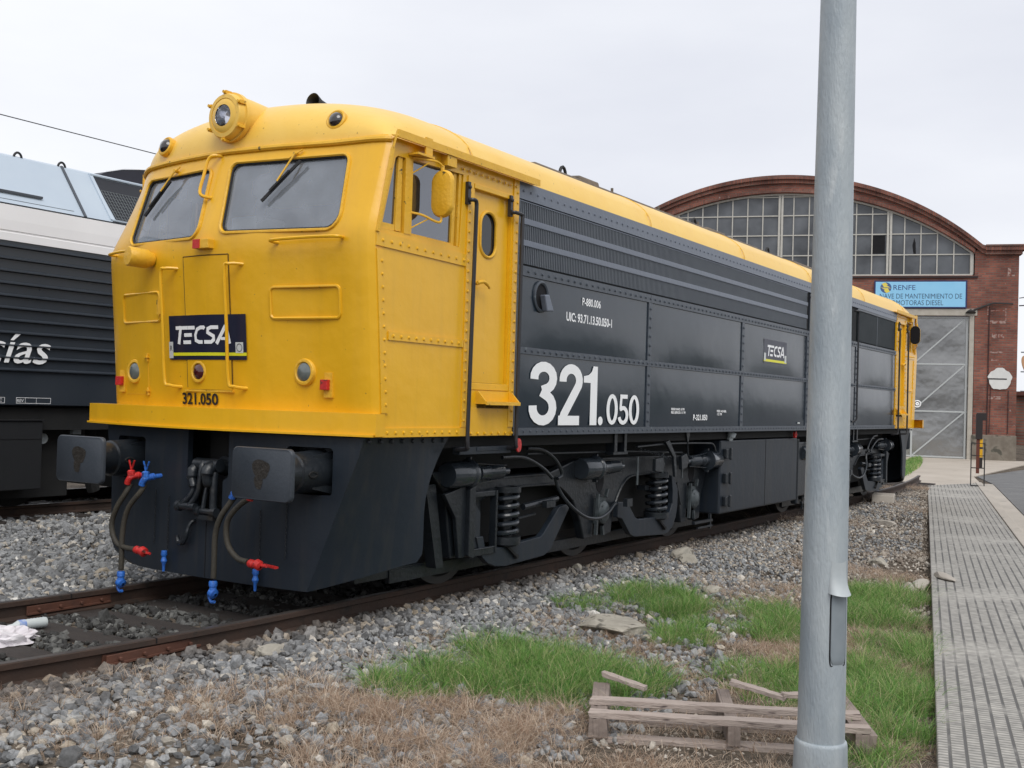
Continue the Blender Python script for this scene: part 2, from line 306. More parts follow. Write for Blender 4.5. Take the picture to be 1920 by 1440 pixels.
# out-of-view hills behind the camera, added to darken the paint's reflections
HM = mat('reflection_wooded_hill', (.035, .05, .03), .95, c2=(.06, .075, .045), ns=.02)
def hill(name, cx, cy, ln, ang, h, d):
    m = MB(); rr = random.Random(name+str(cx)); ph = [rr.uniform(0, 6) for _ in range(5)]
    def f(u, v):
        s = (u-.5)*ln; prof = math.sin(v*PI)**1.2*h*(.62+.2*math.sin(u*7+ph[0])+.12*math.sin(u*17+ph[1])+.06*math.sin(u*41+ph[2]))*math.sin(u*PI)**.5
        w = (v-.5)*d; return (cx+s*math.cos(ang)-w*math.sin(ang), cy+s*math.sin(ang)+w*math.cos(ang), -1+prof)
    m.grid(f, 90, 10); o = m.build(name, HM, fix=False); o['kind'] = 'structure'; return o
hill('hills', 60, -150, 700, 0, 27, 70)  # added out-of-view hills, only there to darken the paint's reflections
sc_ = MB(); sc_.prism([(-600, -300), (800, -300), (800, -45), (-600, -45)], 2, -.4, -.17); sc_ = sc_.build('reflection_field', mat('reflection_dark_scrub', (.03, .045, .022), .95, c2=(.05, .06, .035), ns=.05)); sc_['kind'] = 'structure'  # unseen dark ground added to darken reflections low in the side panels
# paved walkway of ribbed tiles
def walkmat():
    m = bpy.data.materials.new('ribbed_tiles'); m.use_nodes = True; t = m.node_tree; b = t.nodes['Principled BSDF']; b.inputs['Roughness'].default_value = .8
    tc = N(t, 'ShaderNodeTexCoord'); sp = N(t, 'ShaderNodeSeparateXYZ'); t.links.new(tc.outputs['Object'], sp.inputs[0])
    def wave(outp, per, lo, hi):
        a = N(t, 'ShaderNodeMath', operation='MULTIPLY'); a.inputs[1].default_value = 2*PI/per; s = N(t, 'ShaderNodeMath', operation='SINE'); r = N(t, 'ShaderNodeMapRange'); r.inputs['From Min'].default_value = lo; r.inputs['From Max'].default_value = hi
        t.links.new(outp, a.inputs[0]); t.links.new(a.outputs[0], s.inputs[0]); t.links.new(s.outputs[0], r.inputs[0]); return r.outputs[0]
    grv = wave(sp.outputs['Y'], .078, .66, .90); rib = wave(sp.outputs['X'], .046, -.2, .8); jx = wave(sp.outputs['X'], .40, .996, .999)
    n1 = N(t, 'ShaderNodeTexNoise'); n1.inputs['Scale'].default_value = .9; n1.inputs['Detail'].default_value = 5; n2 = N(t, 'ShaderNodeTexNoise'); n2.inputs['Scale'].default_value = 14; n2.inputs['Detail'].default_value = 6
    for s in (n1, n2): t.links.new(tc.outputs['Object'], s.inputs['Vector'])
    worn = N(t, 'ShaderNodeMapRange'); worn.inputs['From Min'].default_value = .36; worn.inputs['From Max'].default_value = .52; worn.inputs['To Min'].default_value = .12; t.links.new(n1.outputs['Fac'], worn.inputs[0])
    n4 = N(t, 'ShaderNodeTexNoise'); n4.inputs['Scale'].default_value = 9; n4.inputs['Detail'].default_value = 4; mq = N(t, 'ShaderNodeMapping'); mq.inputs['Scale'].default_value = (.30, 1, 1); t.links.new(tc.outputs['Object'], mq.inputs[0]); t.links.new(mq.outputs[0], n4.inputs['Vector'])
    w2 = N(t, 'ShaderNodeMapRange'); w2.inputs['From Min'].default_value = .20; w2.inputs['From Max'].default_value = .46; t.links.new(n4.outputs['Fac'], w2.inputs[0])
    def mul(a, c):
        q = N(t, 'ShaderNodeMath', operation='MULTIPLY'); t.links.new(a, q.inputs[0])
        if isinstance(c, float): q.inputs[1].default_value = c
        else: t.links.new(c, q.inputs[1])
        return q.outputs[0]
    def mx2(a, c):
        q = N(t, 'ShaderNodeMath', operation='MAXIMUM'); t.links.new(a, q.inputs[0]); t.links.new(c, q.inputs[1]); return q.outputs[0]
    dark = mx2(mul(mul(grv, worn.outputs[0]), w2.outputs[0]), mx2(mul(mul(rib, worn.outputs[0]), .62), mul(jx, .6)))
    r = N(t, 'ShaderNodeValToRGB'); r.color_ramp.elements[0].position = .3; r.color_ramp.elements[0].color = (.44, .42, .38, 1); r.color_ramp.elements[1].position = .7; r.color_ramp.elements[1].color = (.25, .24, .22, 1); t.links.new(n2.outputs['Fac'], r.inputs[0])
    mm = N(t, 'ShaderNodeMix', data_type='RGBA'); t.links.new(dark, mm.inputs[0]); t.links.new(r.outputs[0], mm.inputs[6]); mm.inputs[7].default_value = (.095, .092, .088, 1); t.links.new(mm.outputs[2], b.inputs['Base Color'])
    bp = N(t, 'ShaderNodeBump'); bp.invert = True; bp.inputs['Strength'].default_value = .7; bp.inputs['Distance'].default_value = .006; t.links.new(dark, bp.inputs['Height']); t.links.new(bp.outputs[0], b.inputs['Normal']); return m
WA = .2076; wo = MB(); e1 = 22.07; wv = 1.135
wo.prism([(-16, 0), (e1, 0), (e1+1.9, -wv), (-16, -wv)], 2, -.30, -.14)
wk = wo.build('pavement', walkmat(), bevel=.008); wk.location = (-.08, -5.28, 0); wk.rotation_euler = (0, 0, WA); wk['kind'] = 'structure'
def wpt(u, v, z=0): c, s = math.cos(WA), math.sin(WA); return (-.08+u*c-v*s, -5.28+u*s+v*c, z)
# kerb along its far edge, a strip of dirt, the asphalt road
kb = MB(); kb.prism([(-16, -wv-.005), (e1+2.2, -wv-.005), (e1+2.2, -wv-.15), (-16, -wv-.15)], 2, -.30, -.125); kb.prism([(-16, -wv-.155), (e1+2.2, -wv-.155), (e1+2.2, -wv-.42), (-16, -wv-.42)], 2, -.30, -.160); kb = kb.build('kerb', CONC, bevel=.01); kb.location = wk.location; kb.rotation_euler = wk.rotation_euler; kb['kind'] = 'structure'
ASP = mat('worn_asphalt', (.11, .11, .112), .9, c2=(.16, .16, .158), ns=2, bump=.5, bs=120, c3=(.20, .2, .19), s3=2.2, t3=.6, w3=.15)
rd = MB(); P = [wpt(-20, -wv-.45), wpt(e1+2.5, -wv-.45), wpt(e1+6, -wv-.2), (60, -3.2), (140, -12), (140, -40), (-30, -40), (-30, -12)]
rd.prism([(p[0], p[1]) for p in P], 2, -.32, -.176); rd = rd.build('road', ASP); rd['kind'] = 'structure'
ap = MB(); A = [wpt(e1-.02, .0), wpt(e1+1.9, -wv), wpt(e1+2.2, -wv-.15), wpt(e1+5.8, -wv-.1), (41.6, -.7), (41.2, .0), (36.8, 15), (33, 11.2), (31, 7), (26, 3), (21.5, 1.4), (21.6, -.2)]
ap.prism([(p[0], p[1]) for p in A], 2, -.30, -.172); ap = ap.build('concrete_apron', mat('worn_concrete_apron', (.36, .315, .265), .85, c2=(.46, .41, .35), ns=.7, bump=.4, bs=30, c3=(.27, .235, .19), s3=2.5, t3=.64, w3=.10)); ap['kind'] = 'structure'
# ---------------------------------------------------------------- railway tracks
def track(name, label, yc, x0, x1, curved, sl):
    T = thing(name, label, 'railway track', (0, yc, 0))
    sh = (lambda x: float(shift(x))) if curved else (lambda x: 0.)
    xsn = [x0+(x1-x0)*k/60 for k in range(61)]
    for s in (-1, 1):
        y = s*.87
        pr = [(-.035, -.004), (-.030, 0), (.030, 0), (.035, -.004), (.035, -.036), (.012, -.046), (.009, -.115), (.062, -.132), (.062, -.145), (-.062, -.145), (-.062, -.132), (-.009, -.115), (-.012, -.046), (-.035, -.036)]
        m = MB(); n = len(pr); V = []
        for x in xsn: V += [(x, y+a+sh(x), b) for a, b in pr]
        m.add(V, [(i*n+k, (i+1)*n+k, (i+1)*n+(k+1) % n, i*n+(k+1) % n) for i in range(60) for k in range(n)]+[tuple(range(n)), tuple(range(60*n, 61*n))[::-1]])
        r = m.build('rail', RAILW, T)
        hd = MB(); V = []; hp = [(-.026, .0015), (.026, .0015), (.026, .0004), (-.026, .0004)]
        for x in xsn: V += [(x, y+a+sh(x), b) for a, b in hp]
        hd.add(V, [(i*4+k, (i+1)*4+k, (i+1)*4+(k+1) % 4, i*4+(k+1) % 4) for i in range(60) for k in range(4)]); hd.build('running_surface', RAILT, r)
        if curved:
            j = MB(); xj = -1.35 if s < 0 else -.75; c = y+sh(xj)
            for q in (-1, 1):
                j.box(xj-.36, xj+.36, c+q*.013, c+q*.030, -.112, -.048)
                j.box(xj-.36, xj+.36, c+q*.030, c+q*.040, -.112, -.095)
                for b in (-.27, -.09, .09, .27): j.cyl((xj+b, c+q*.030, -.078), (xj+b, c+q*.052, -.078), .014, 6)
            j.build('joint_bar', RUST, r, bevel=.003)
            gp = MB(); gp.box(xj-.004, xj+.004, c-.0365, c+.0365, -.03, .003); gp.build('rail_gap', HOLE, r)
    for x in sl:
        m = MB(); m.box(-.125, .125, -1.3, 1.3, -.33, -.142); o = m.build('sleeper', SLP, T, bevel=.012); o.location = (x+random.uniform(-.02, .02), sh(x), random.uniform(-.004, .004)); o.rotation_euler = (0, 0, random.uniform(-.02, .02))
    return T
track('railway_track', 'rusty railway track with oily sleepers under the yellow and grey locomotive', 0, -9, 23.2, True, [-1.16-.55*k for k in range(-6, 6)]+[2.9+.6*k for k in range(6)]+[17.5+.62*k for k in range(9)])
track('railway_track', 'dark railway track under the ribbed locomotive beyond the yellow one', 7.75, -12, 20, False, [2.2+.62*k for k in range(6)])
# ---------------------------------------------------------------- loose stone
ICO_V = None
def ico():
    bm = bmesh.new(); bmesh.ops.create_icosphere(bm, subdivisions=1, radius=1); V = np.array([v.co[:] for v in bm.verts]); F = np.array([[v.index for v in f.verts] for f in bm.faces]); bm.free(); return V, F
IV, IF = ico()
def stones(name, pts, rad, m, label, sub=0.55):
    n = len(pts); V = np.repeat(IV[None], n, 0); V = V*(1+rng.uniform(-.30, .22, (n, 12, 1)))
    V = V*np.stack([rng.uniform(.8, 1.35, n), rng.uniform(.65, 1.0, n), rng.uniform(.5, .8, n)], 1)[:, None]
    q = rng.normal(size=(n, 4)); q[:, 1:3] *= .55; q /= np.linalg.norm(q, axis=1, keepdims=True); w, x, y, z = q.T
    R = np.stack([1-2*(y*y+z*z), 2*(x*y-z*w), 2*(x*z+y*w), 2*(x*y+z*w), 1-2*(x*x+z*z), 2*(y*z-x*w), 2*(x*z-y*w), 2*(y*z+x*w), 1-2*(x*x+y*y)], 1).reshape(n, 3, 3)
    V = np.einsum('nij,nkj->nki', R, V)*rad[:, None, None]+pts[:, None]
    F = (IF[None]+(np.arange(n)*12)[:, None, None]).reshape(-1, 3)
    me = bpy.data.meshes.new(name); me.vertices.add(n*12); me.vertices.foreach_set('co', V.reshape(-1)); me.loops.add(len(F)*3); me.loops.foreach_set('vertex_index', F.reshape(-1).astype(np.int32))
    me.polygons.add(len(F)); me.polygons.foreach_set('loop_start', np.arange(len(F), dtype=np.int32)*3); me.polygons.foreach_set('loop_total', np.full(len(F), 3, np.int32)); me.update(calc_edges=True); me.shade_flat(); me.materials.append(m)
    o = bpy.data.objects.new(name, me); col.objects.link(o); return tag(o, label, 'gravel', kind='stuff')
def stonemat(name, cols, bump=.6, stain=False):
    m = bpy.data.materials.new(name); m.use_nodes = True; t = m.node_tree; b = t.nodes['Principled BSDF']; b.inputs['Roughness'].default_value = .88; b.inputs['Specular IOR Level'].default_value = .25
    ge = N(t, 'ShaderNodeNewGeometry'); r = N(t, 'ShaderNodeValToRGB'); r.color_ramp.interpolation = 'LINEAR'
    while len(r.color_ramp.elements) < len(cols): r.color_ramp.elements.new(.5)
    for e, (p, c) in zip(r.color_ramp.elements, cols): e.position = p; e.color = (*c, 1)
    t.links.new(ge.outputs['Random Per Island'], r.inputs[0])
    tc = N(t, 'ShaderNodeTexCoord'); n = N(t, 'ShaderNodeTexNoise'); n.inputs['Scale'].default_value = 45; n.inputs['Detail'].default_value = 5; t.links.new(tc.outputs['Object'], n.inputs['Vector'])
    mr = N(t, 'ShaderNodeMapRange'); mr.inputs['From Min'].default_value = .3; mr.inputs['From Max'].default_value = .7; mr.inputs['To Min'].default_value = .68; mr.inputs['To Max'].default_value = 1.25; t.links.new(n.outputs['Fac'], mr.inputs[0])
    mm = N(t, 'ShaderNodeVectorMath', operation='SCALE'); t.links.new(r.outputs[0], mm.inputs[0]); t.links.new(mr.outputs[0], mm.inputs['Scale']); t.links.new(mm.outputs[0], b.inputs['Base Color'])
    if stain:
        sp = N(t, 'ShaderNodeSeparateXYZ'); t.links.new(tc.outputs['Object'], sp.inputs[0]); ab = N(t, 'ShaderNodeMath', operation='ABSOLUTE'); t.links.new(sp.outputs['Y'], ab.inputs[0]); n9 = N(t, 'ShaderNodeTexNoise'); n9.inputs['Scale'].default_value = 2.2; t.links.new(tc.outputs['Object'], n9.inputs['Vector'])
        ad = N(t, 'ShaderNodeMath', operation='MULTIPLY_ADD'); ad.inputs[1].default_value = .9; t.links.new(n9.outputs['Fac'], ad.inputs[0]); t.links.new(ab.outputs[0], ad.inputs[2]); m9 = N(t, 'ShaderNodeMapRange'); m9.inputs['From Min'].default_value = 1.35; m9.inputs['From Max'].default_value = 1.95; m9.inputs['To Min'].default_value = .85; m9.inputs['To Max'].default_value = 0; t.links.new(ad.outputs[0], m9.inputs[0])
        mz = N(t, 'ShaderNodeMix', data_type='RGBA'); mz.blend_type = 'MULTIPLY'; t.links.new(m9.outputs[0], mz.inputs[0]); t.links.new(mm.outputs[0], mz.inputs[6]); mz.inputs[7].default_value = (.42, .34, .28, 1); t.links.new(mz.outputs[2], b.inputs['Base Color'])
    bp = N(t, 'ShaderNodeBump'); bp.inputs['Strength'].default_value = bump; bp.inputs['Distance'].default_value = .006; t.links.new(n.outputs['Fac'], bp.inputs['Height']); t.links.new(bp.outputs[0], b.inputs['Normal']); return m
BAL = stonemat('grey_ballast', [(0, (.10, .10, .10)), (.3, (.19, .195, .20)), (.6, (.255, .26, .265)), (.85, (.33, .33, .32)), (.94, (.37, .32, .25)), (1, (.58, .56, .52))], stain=True)
BALO = stonemat('oily_ballast', [(0, (.028, .027, .026)), (.5, (.06, .06, .058)), (.85, (.10, .10, .095)), (1, (.17, .17, .16))])
GRV = stonemat('dusty_chippings', [(0, (.17, .14, .115)), (.5, (.28, .24, .20)), (.85, (.38, .34, .29)), (1, (.58, .54, .48))])
def vn(x, y, s, seed):
    """smooth value noise"""
    x = np.asarray(x)*s+seed*7.3; y = np.asarray(y)*s+seed*3.1; xi = np.floor(x); yi = np.floor(y); fx = x-xi; fy = y-yi; fx = fx*fx*(3-2*fx); fy = fy*fy*(3-2*fy)
    h = lambda a, b: (np.sin(a*127.1+b*311.7+seed)*43758.5453) % 1
    return (h(xi, yi)*(1-fx)+h(xi+1, yi)*fx)*(1-fy)+(h(xi, yi+1)*(1-fx)+h(xi+1, yi+1)*fx)*fy
def wlocal(x, y):
    dx, dy = x+.08, y+5.28; return dx*math.cos(WA)+dy*math.sin(WA), -dx*math.sin(WA)+dy*math.cos(WA)
def scatter(x0, x1, y0, y1, dens): n = int((x1-x0)*(y1-y0)*dens); return rng.uniform(x0, x1, n), rng.uniform(y0, y1, n)
def dirtiness(x, y): # 0 clean ballast .. 1 dirt verge
    d = -(y-shift(x)); return np.clip((d-1.75+.13*np.clip(x-5, 0, 9)*vn(x, y, 1.1, 8)*1.3-.35*(vn(x, y, .9, 3)-.5)*2-.012*np.clip(x-2, 0, 30))/.9, 0, 1)
X = []; Yy = []; Rr = []
for (x0, x1, y0, y1, dn, r0) in ((-4.2, 1.5, -3.8, -.92, 900, .0265), (1.5, 4, -3.4, -.92, 640, .028), (4, 11, -3.2, -.92, 760, .023), (11, 22, -3.0, -.92, 460, .022), (-3.5, 1.5, .95, 6.2, 420, .034), (1.5, 8, 2., 9, 260, .036)):
    a, b = scatter(x0, x1, y0, y1, dn); r = r0*np.exp(rng.normal(0, .28, len(a)))
    keep = rng.uniform(size=len(a)) > dirtiness(a, b)*.62
    u, v = wlocal(a, b); keep &= v > .1
    b = b+shift(a)*(b < .9); X.append(a[keep]); Yy.append(b[keep]); Rr.append(r[keep])
X = np.concatenate(X); Yy = np.concatenate(Yy); Rr = np.concatenate(Rr)
stones('ballast', np.stack([X, Yy, gz(X, Yy)+Rr*.15+rng.uniform(-.008, .022, len(X))], 1), Rr, BAL, 'grey crushed stone ballast heaped beside the rails')
a, b = scatter(-3.6, 4, -.80, .80, 620); sx = np.abs(((a+1.16)/.55+.5) % 1-.5)*.55; k = (sx > .135) | (rng.uniform(size=len(a)) < .05); a, b = a[k], b[k]; r = .026*np.exp(rng.normal(0, .3, len(a)))
stones('ballast', np.stack([a, b+shift(a), gz(a, b)+.012+rng.uniform(-.01, .015, len(a))], 1), r, BALO, 'dark oil-soaked stones lying between the two rails')
a, b = scatter(-4, 22, -6.2, -1.0, 620); u, v = wlocal(a, b); k = (v > .02) & (rng.uniform(size=len(a)) < .25+.75*(vn(a, b, 1.4, 5) > .45)); zc_ = np.where(a > 4, .018+.014*np.clip((a-4)/4, 0, 1), .0); a, b = a[k], b[k]; zc_ = zc_[k]; r = .010*np.exp(rng.normal(0, .35, len(a)))*(1+.5*(a > 4))
stones('chippings', np.stack([a, b, gz(a, b)+r*.2+zc_*rng.uniform(.3, 1, len(a))], 1), r, GRV, 'fine dusty chippings scattered over the verge')
# ---------------------------------------------------------------- grass
def blades(name, x, y, h, m, label, w=.0045, bend=.5, z0=None, seg=3, az=None):
    n = len(x); th = rng.uniform(0, 2*PI, n); dx, dy = np.cos(th), np.sin(th); az = rng.uniform(0, 2*PI, n) if az is None else az; lx, ly = np.cos(az), np.sin(az); bd = bend*rng.uniform(.2, 1.3, n)
    if z0 is None: z0 = gz(x, y)
    V = np.zeros((n, (seg+1)*2, 3)); wd = w*rng.uniform(.6, 1.3, n)
    for k in range(seg+1):
        t = k/seg; cx = x+lx*h*bd*t**2; cy = y+ly*h*bd*t**2; cz = z0-.01+h*(t-.35*bd*t**2); ww = wd*(1-t*.85)
        V[:, 2*k] = np.stack([cx-dx*ww, cy-dy*ww, cz], 1); V[:, 2*k+1] = np.stack([cx+dx*ww, cy+dy*ww, cz], 1)
    q = np.array([[2*k, 2*k+1, 2*k+3, 2*k+2] for k in range(seg)]); F = (q[None]+(np.arange(n)*(seg+1)*2)[:, None, None]).reshape(-1, 4)
    me = bpy.data.meshes.new(name); me.vertices.add(n*(seg+1)*2); me.vertices.foreach_set('co', V.reshape(-1)); me.loops.add(len(F)*4); me.loops.foreach_set('vertex_index', F.reshape(-1).astype(np.int32))
    me.polygons.add(len(F)); me.polygons.foreach_set('loop_start', np.arange(len(F), dtype=np.int32)*4); me.polygons.foreach_set('loop_total', np.full(len(F), 4, np.int32)); me.update(calc_edges=True); me.materials.append(m)
    o = bpy.data.objects.new(name, me); col.objects.link(o); return tag(o, label, 'grass', kind='stuff')
def grassmat(name, cols, tr=.35):
    m = bpy.data.materials.new(name); m.use_nodes = True; t = m.node_tree; b = t.nodes['Principled BSDF']; b.inputs['Roughness'].default_value = .6; b.inputs['Specular IOR Level'].default_value = .3
    ge = N(t, 'ShaderNodeNewGeometry'); r = N(t, 'ShaderNodeValToRGB')
    while len(r.color_ramp.elements) < len(cols): r.color_ramp.elements.new(.5)
    for e, (p, c) in zip(r.color_ramp.elements, cols): e.position = p; e.color = (*c, 1)
    t.links.new(ge.outputs['Random Per Island'], r.inputs[0]); t.links.new(r.outputs[0], b.inputs['Base Color'])
    tl = N(t, 'ShaderNodeBsdfTranslucent'); t.links.new(r.outputs[0], tl.inputs[0]); mx = N(t, 'ShaderNodeMixShader'); mx.inputs[0].default_value = tr; o = t.nodes['Material Output']
    t.links.new(b.outputs[0], mx.inputs[1]); t.links.new(tl.outputs[0], mx.inputs[2]); t.links.new(mx.outputs[0], o.inputs[0]); return m
GG = grassmat('green_blades', [(0, (.065, .17, .04)), (.35, (.14, .31, .065)), (.7, (.25, .42, .11)), (.86, (.40, .44, .19)), (1, (.58, .50, .31))])
GD = grassmat('straw_blades', [(0, (.25, .16, .11)), (.35, (.44, .32, .23)), (.75, (.62, .49, .38)), (1, (.76, .66, .53))])
def blob(poly_c, n, sx, sy, ang=0.):
    """gaussian-ish patch"""
    r = np.sqrt(rng.uniform(0, 1, n))*(1+rng.normal(0, .10, n)); th = rng.uniform(0, 2*PI, n); a = r*np.cos(th)*sx; b = r*np.sin(th)*sy; c, s = math.cos(ang), math.sin(ang)
    return poly_c[0]+a*c-b*s, poly_c[1]+a*s+b*c
GP = [((-.55, -2.35), .30, .42, 2600, .13), ((-.15, -2.75), .40, .50, 3600, .14), ((.45, -2.65), .42, .62, 5200, .15), ((.40, -3.2), .35, .40, 3300, .15), ((-.1, -3.25), .35, .35, 1600, .12),
      ((2.3, -1.95), .28, .25, 1500, .10), ((2.95, -2.3), .45, .55, 5000, .14), ((2.55, -2.75), .35, .35, 1700, .11), ((1.85, -3.0), .28, .30, 1700, .11), ((3.3, -3.35), .50, .35, 3600, .13), ((2.6, -3.55), .40, .35, 2400, .12),
      ((4.75, -3.75), .55, .45, 4600, .15), ((3.7, -4.0), .50, .35, 3200, .14), ((2.6, -4.55), .55, .32, 3600, .12), ((1.75, -4.35), .5, .35, 2600, .11), ((1.15, -3.95), .45, .4, 2200, .10), ((.95, -4.75), .50, .28, 3400, .14), ((.35, -4.95), .35, .2, 1400, .13), ((1.6, -4.85), .4, .2, 1500, .12), ((.75, -4.25), .4, .35, 1500, .09), ((-.2, -5.0), .3, .2, 700, .1)]
pang0 = math.atan2(-1.25, .62)
def tufts(P, per, spread, hv, mul, keep):
    X, Y_, H, AZ = [], [], [], []
    for c, sx, sy, n, h in P:
        nt_ = max(6, int(n*mul/per)); a, b = blob(c, nt_, sx, sy, rng.uniform(0, 3)); hh = h*rng.uniform(.55, 1.25, nt_)*(.7+.5*vn(a, b, 5, 2)); ok = vn(a, b, 6, 9)+rng.uniform(-.25, .25, nt_) > keep; a, b, hh = a[ok], b[ok], hh[ok]
        cnt = rng.integers(int(per*.5), int(per*1.5), len(a)); i = np.repeat(np.arange(len(a)), cnt); ox, oy = rng.normal(0, spread, len(i)), rng.normal(0, spread, len(i)); X.append(a[i]+ox); Y_.append(b[i]+oy); H.append(hh[i]*rng.uniform(1-hv, 1+hv*.5, len(i))); AZ.append(np.arctan2(oy, ox)+rng.normal(0, .6, len(i)))
    X, Y_, H, AZ = map(np.concatenate, (X, Y_, H, AZ)); u, v = wlocal(X, Y_); k = v > -.03; return X[k], Y_[k], H[k], AZ[k]
gx, gy, gh, ga = tufts(GP, 30, .026, .5, 1.75, .27)
blades('green_grass', gx, gy, gh*1.30, GG, 'bright green grass tufts on the verge beside the walkway', w=.0027, bend=1.0, az=ga)
a, b = scatter(23, 39, 1., 9, 1); 
a, b = blob((31.5, 1.95), 6000, 7.2, .30, .175); blades('green_grass', a, b, rng.uniform(.05, .16, len(a)), GG, 'thin strip of green grass at the edge of the concrete apron', w=.012, bend=.5, z0=np.full(len(a), -.17))
DP = [((-2.1, -1.55), .75, .55, 5200, .10), ((-1.5, -2.2), .60, .6, 6500, .12), ((-1.15, -2.9), .5, .6, 7000, .13), ((-.75, -3.35), .5, .5, 6500, .13), ((-2.6, -1.1), .5, .3, 2200, .09), ((-.5, -3.9), .45, .35, 3600, .12), ((-.05, -4.5), .35, .5, 3000, .12),
      ((-.5, -1.75), .4, .2, 900, .10), ((1.35, -2.45), .55, .55, 5200, .07), ((1.75, -1.95), .5, .3, 1500, .05), ((4.3, -2.75), .7, .45, 5200, .10), ((6.3, -3.35), .9, .4, 4600, .13), ((2.0, -3.9), .5, .35, 3200, .10), ((2.9, -4.15), .6, .3, 3000, .12), ((10.6, -1.25), .9, .3, 2500, .16), ((15, -1.4), 1.2, .35, 2200, .14), ((20, -.9), 2.2, .45, 5500, .14), ((8.5, -2.9), .9, .4, 2600, .08), ((.7, -3.6), .4, .4, 2400, .10), ((.2, -4.6), .6, .45, 3000, .11), ((1.2, -4.5), 1., .5, 2600, .12)]
DP = [(c, a_, b_, int(n*(.85 if c[0] < -1.6 else 1)), h) for c, a_, b_, n, h in DP]+[(c, a_*1.1, b_*1.1, int(n*.22), h*.8) for c, a_, b_, n, h in GP]
DP += [((1.4, -2.5), .7, .5, 4200, .09), ((1.0, -3.1), .5, .3, 2500, .08), ((3.2, -2.9), .8, .5, 5200, .10), ((2.2, -4.2), 1.0, .35, 6000, .11), ((4.2, -3.3), .9, .4, 4500, .11), ((5.8, -3.3), 1.2, .45, 5200, .12), ((3.5, -4.3), .8, .3, 3500, .11), ((1.9, -3.6), .5, .4, 3000, .09), ((-.3, -2.3), .5, .5, 2600, .10), ((.3, -2.0), .6, .25, 1500, .08)]
DP += [((-1.75, -3.1), .6, .4, 5200, .12), ((-1.3, -3.9), .5, .45, 5200, .12), ((-.8, -4.7), .45, .5, 4200, .12), ((-.2, -5.3), .4, .3, 1800, .11)]
dx_, dy_, dh_, da_ = tufts(DP, 16, .035, .5, 1.05, .40)
inx = (dx_+.80)*math.cos(pang0)+(dy_+3.68)*math.sin(pang0); iny = -(dx_+.80)*math.sin(pang0)+(dy_+3.68)*math.cos(pang0)
k = ~((inx > -.05) & (inx < 1.5) & (iny > .0) & (iny < .75) & (rng.uniform(size=len(dx_)) < .8)); k &= ~((inx > -.05) & (inx < 1.5) & (iny > -.30) & (iny <= .0) & (rng.uniform(size=len(dx_)) < .93)); dx_, dy_, dh_, da_ = dx_[k], dy_[k], dh_[k], da_[k]
blades('dry_grass', dx_, dy_, dh_*1.1, GD, 'dry straw-coloured grass lying over the stones', w=.0022, bend=1.5, az=da_)
# ---------------------------------------------------------------- single rocks and rubble
def rock(name, label, x, y, s, seed, m=None, cat='rock', z=None, sc=(1, 1, 1), rz=0.):
    bm = bmesh.new(); bmesh.ops.create_icosphere(bm, subdivisions=3, radius=1); r = random.Random(seed)
    cuts = [(Vector((r.gauss(0, 1), r.gauss(0, 1), r.gauss(0, .8))).normalized(), r.uniform(.55, .85)) for _ in range(9)]
    for v in bm.verts:
        for n, d in cuts:
            k = v.co.dot(n)
            if k > d: v.co -= n*(k-d)
        v.co *= 1+r.uniform(-.02, .02); v.co = Vector((v.co.x*s[0], v.co.y*s[1], v.co.z*s[2]))
    me = bpy.data.meshes.new(name); bm.to_mesh(me); bm.free(); me.materials.append(m or ROCK); o = bpy.data.objects.new(name, me); col.objects.link(o)
    o.location = (x, y, (gl(x, y) if z is None else z)+s[2]*.35); o.rotation_euler = (0, 0, rz); return tag(o, label, cat, group='loose rocks and rubble along the track')
for i, (x, y, s, lab) in enumerate([(5.5, -1.42, (.20, .13, .10), 'double-humped grey rock at the edge of the ballast near the fuel tank'), (5.2, -1.62, (.13, .11, .085), 'smaller pale rock touching the double-humped grey rock'),
        (1.75, -2.45, (.42, .30, .085), 'flat buried slab of pale concrete in the verge grass'), (1.25, -2.05, (.06, .055, .045), 'yellowish stone sitting in the dry grass by the buried slab'), (-.15, -2.12, (.085, .065, .05), 'cream rock at the back edge of the green grass patch'),
        (-.78, -1.28, (.13, .10, .055), 'rough sandy lump lying on the ballast by the near rail'), (3.78, -1.02, (.07, .055, .065), 'upright whitish stone beside the near rail'), (3.9, -2.45, (.12, .1, .06), 'pale jagged stone between the green tufts and the ballast'), (.3, -3.42, (.03, .03, .022), 'small white stone behind the broken pallet'),
        (-1.55, -1.02, (.10, .05, .03), 'long tan stone lying beside the rail joint'), (-2.05, -.98, (.06, .035, .025), 'reddish flat stone beside the near rail'), (7.2, -3.15, (.14, .1, .09), 'white angular stone beside the walkway edge')]):
    rock('rock', lab, x, y, s, i+3, rz=i*.7)
for i, (x, y, s, lab) in enumerate([(5.85, -3.93, (.30, .09, .075), 'broken kerb chunk leaning on the walkway edge'), (5.62, -3.86, (.14, .10, .07), 'small broken concrete lump beside the kerb chunk'), (6.05, -4.12, (.30, .10, .03), 'flat slab fragment lying across the walkway crack'), (11.6, -2.15, (.26, .11, .05), 'tan brick-shaped slab on the far ballast'), (10.3, -1.7, (.25, .16, .04), 'flat pale stone slab near the lamp post'), (9.7, -1.75, (.24, .14, .035), 'flat cream slab lying in front of the pale stone slab')]):
    rock('rubble_block', lab, x, y, s, i+50, m=CONC, cat='rubble', z=(-.13 if i == 2 else (-.17 if i > 2 else None)), rz=.3*i)
cb = MB(); cb.prism([(-.42, 0), (.42, 0), (.34, .22), (-.34, .22)], 1, -.2, .2); cb = cb.build('concrete_block', CONC, bevel=.02); cb.location = (15.4, -1.2, -.2); cb.rotation_euler = (0, 0, .2); tag(cb, 'grey concrete foundation block on the ballast behind the lamp post', 'concrete block')
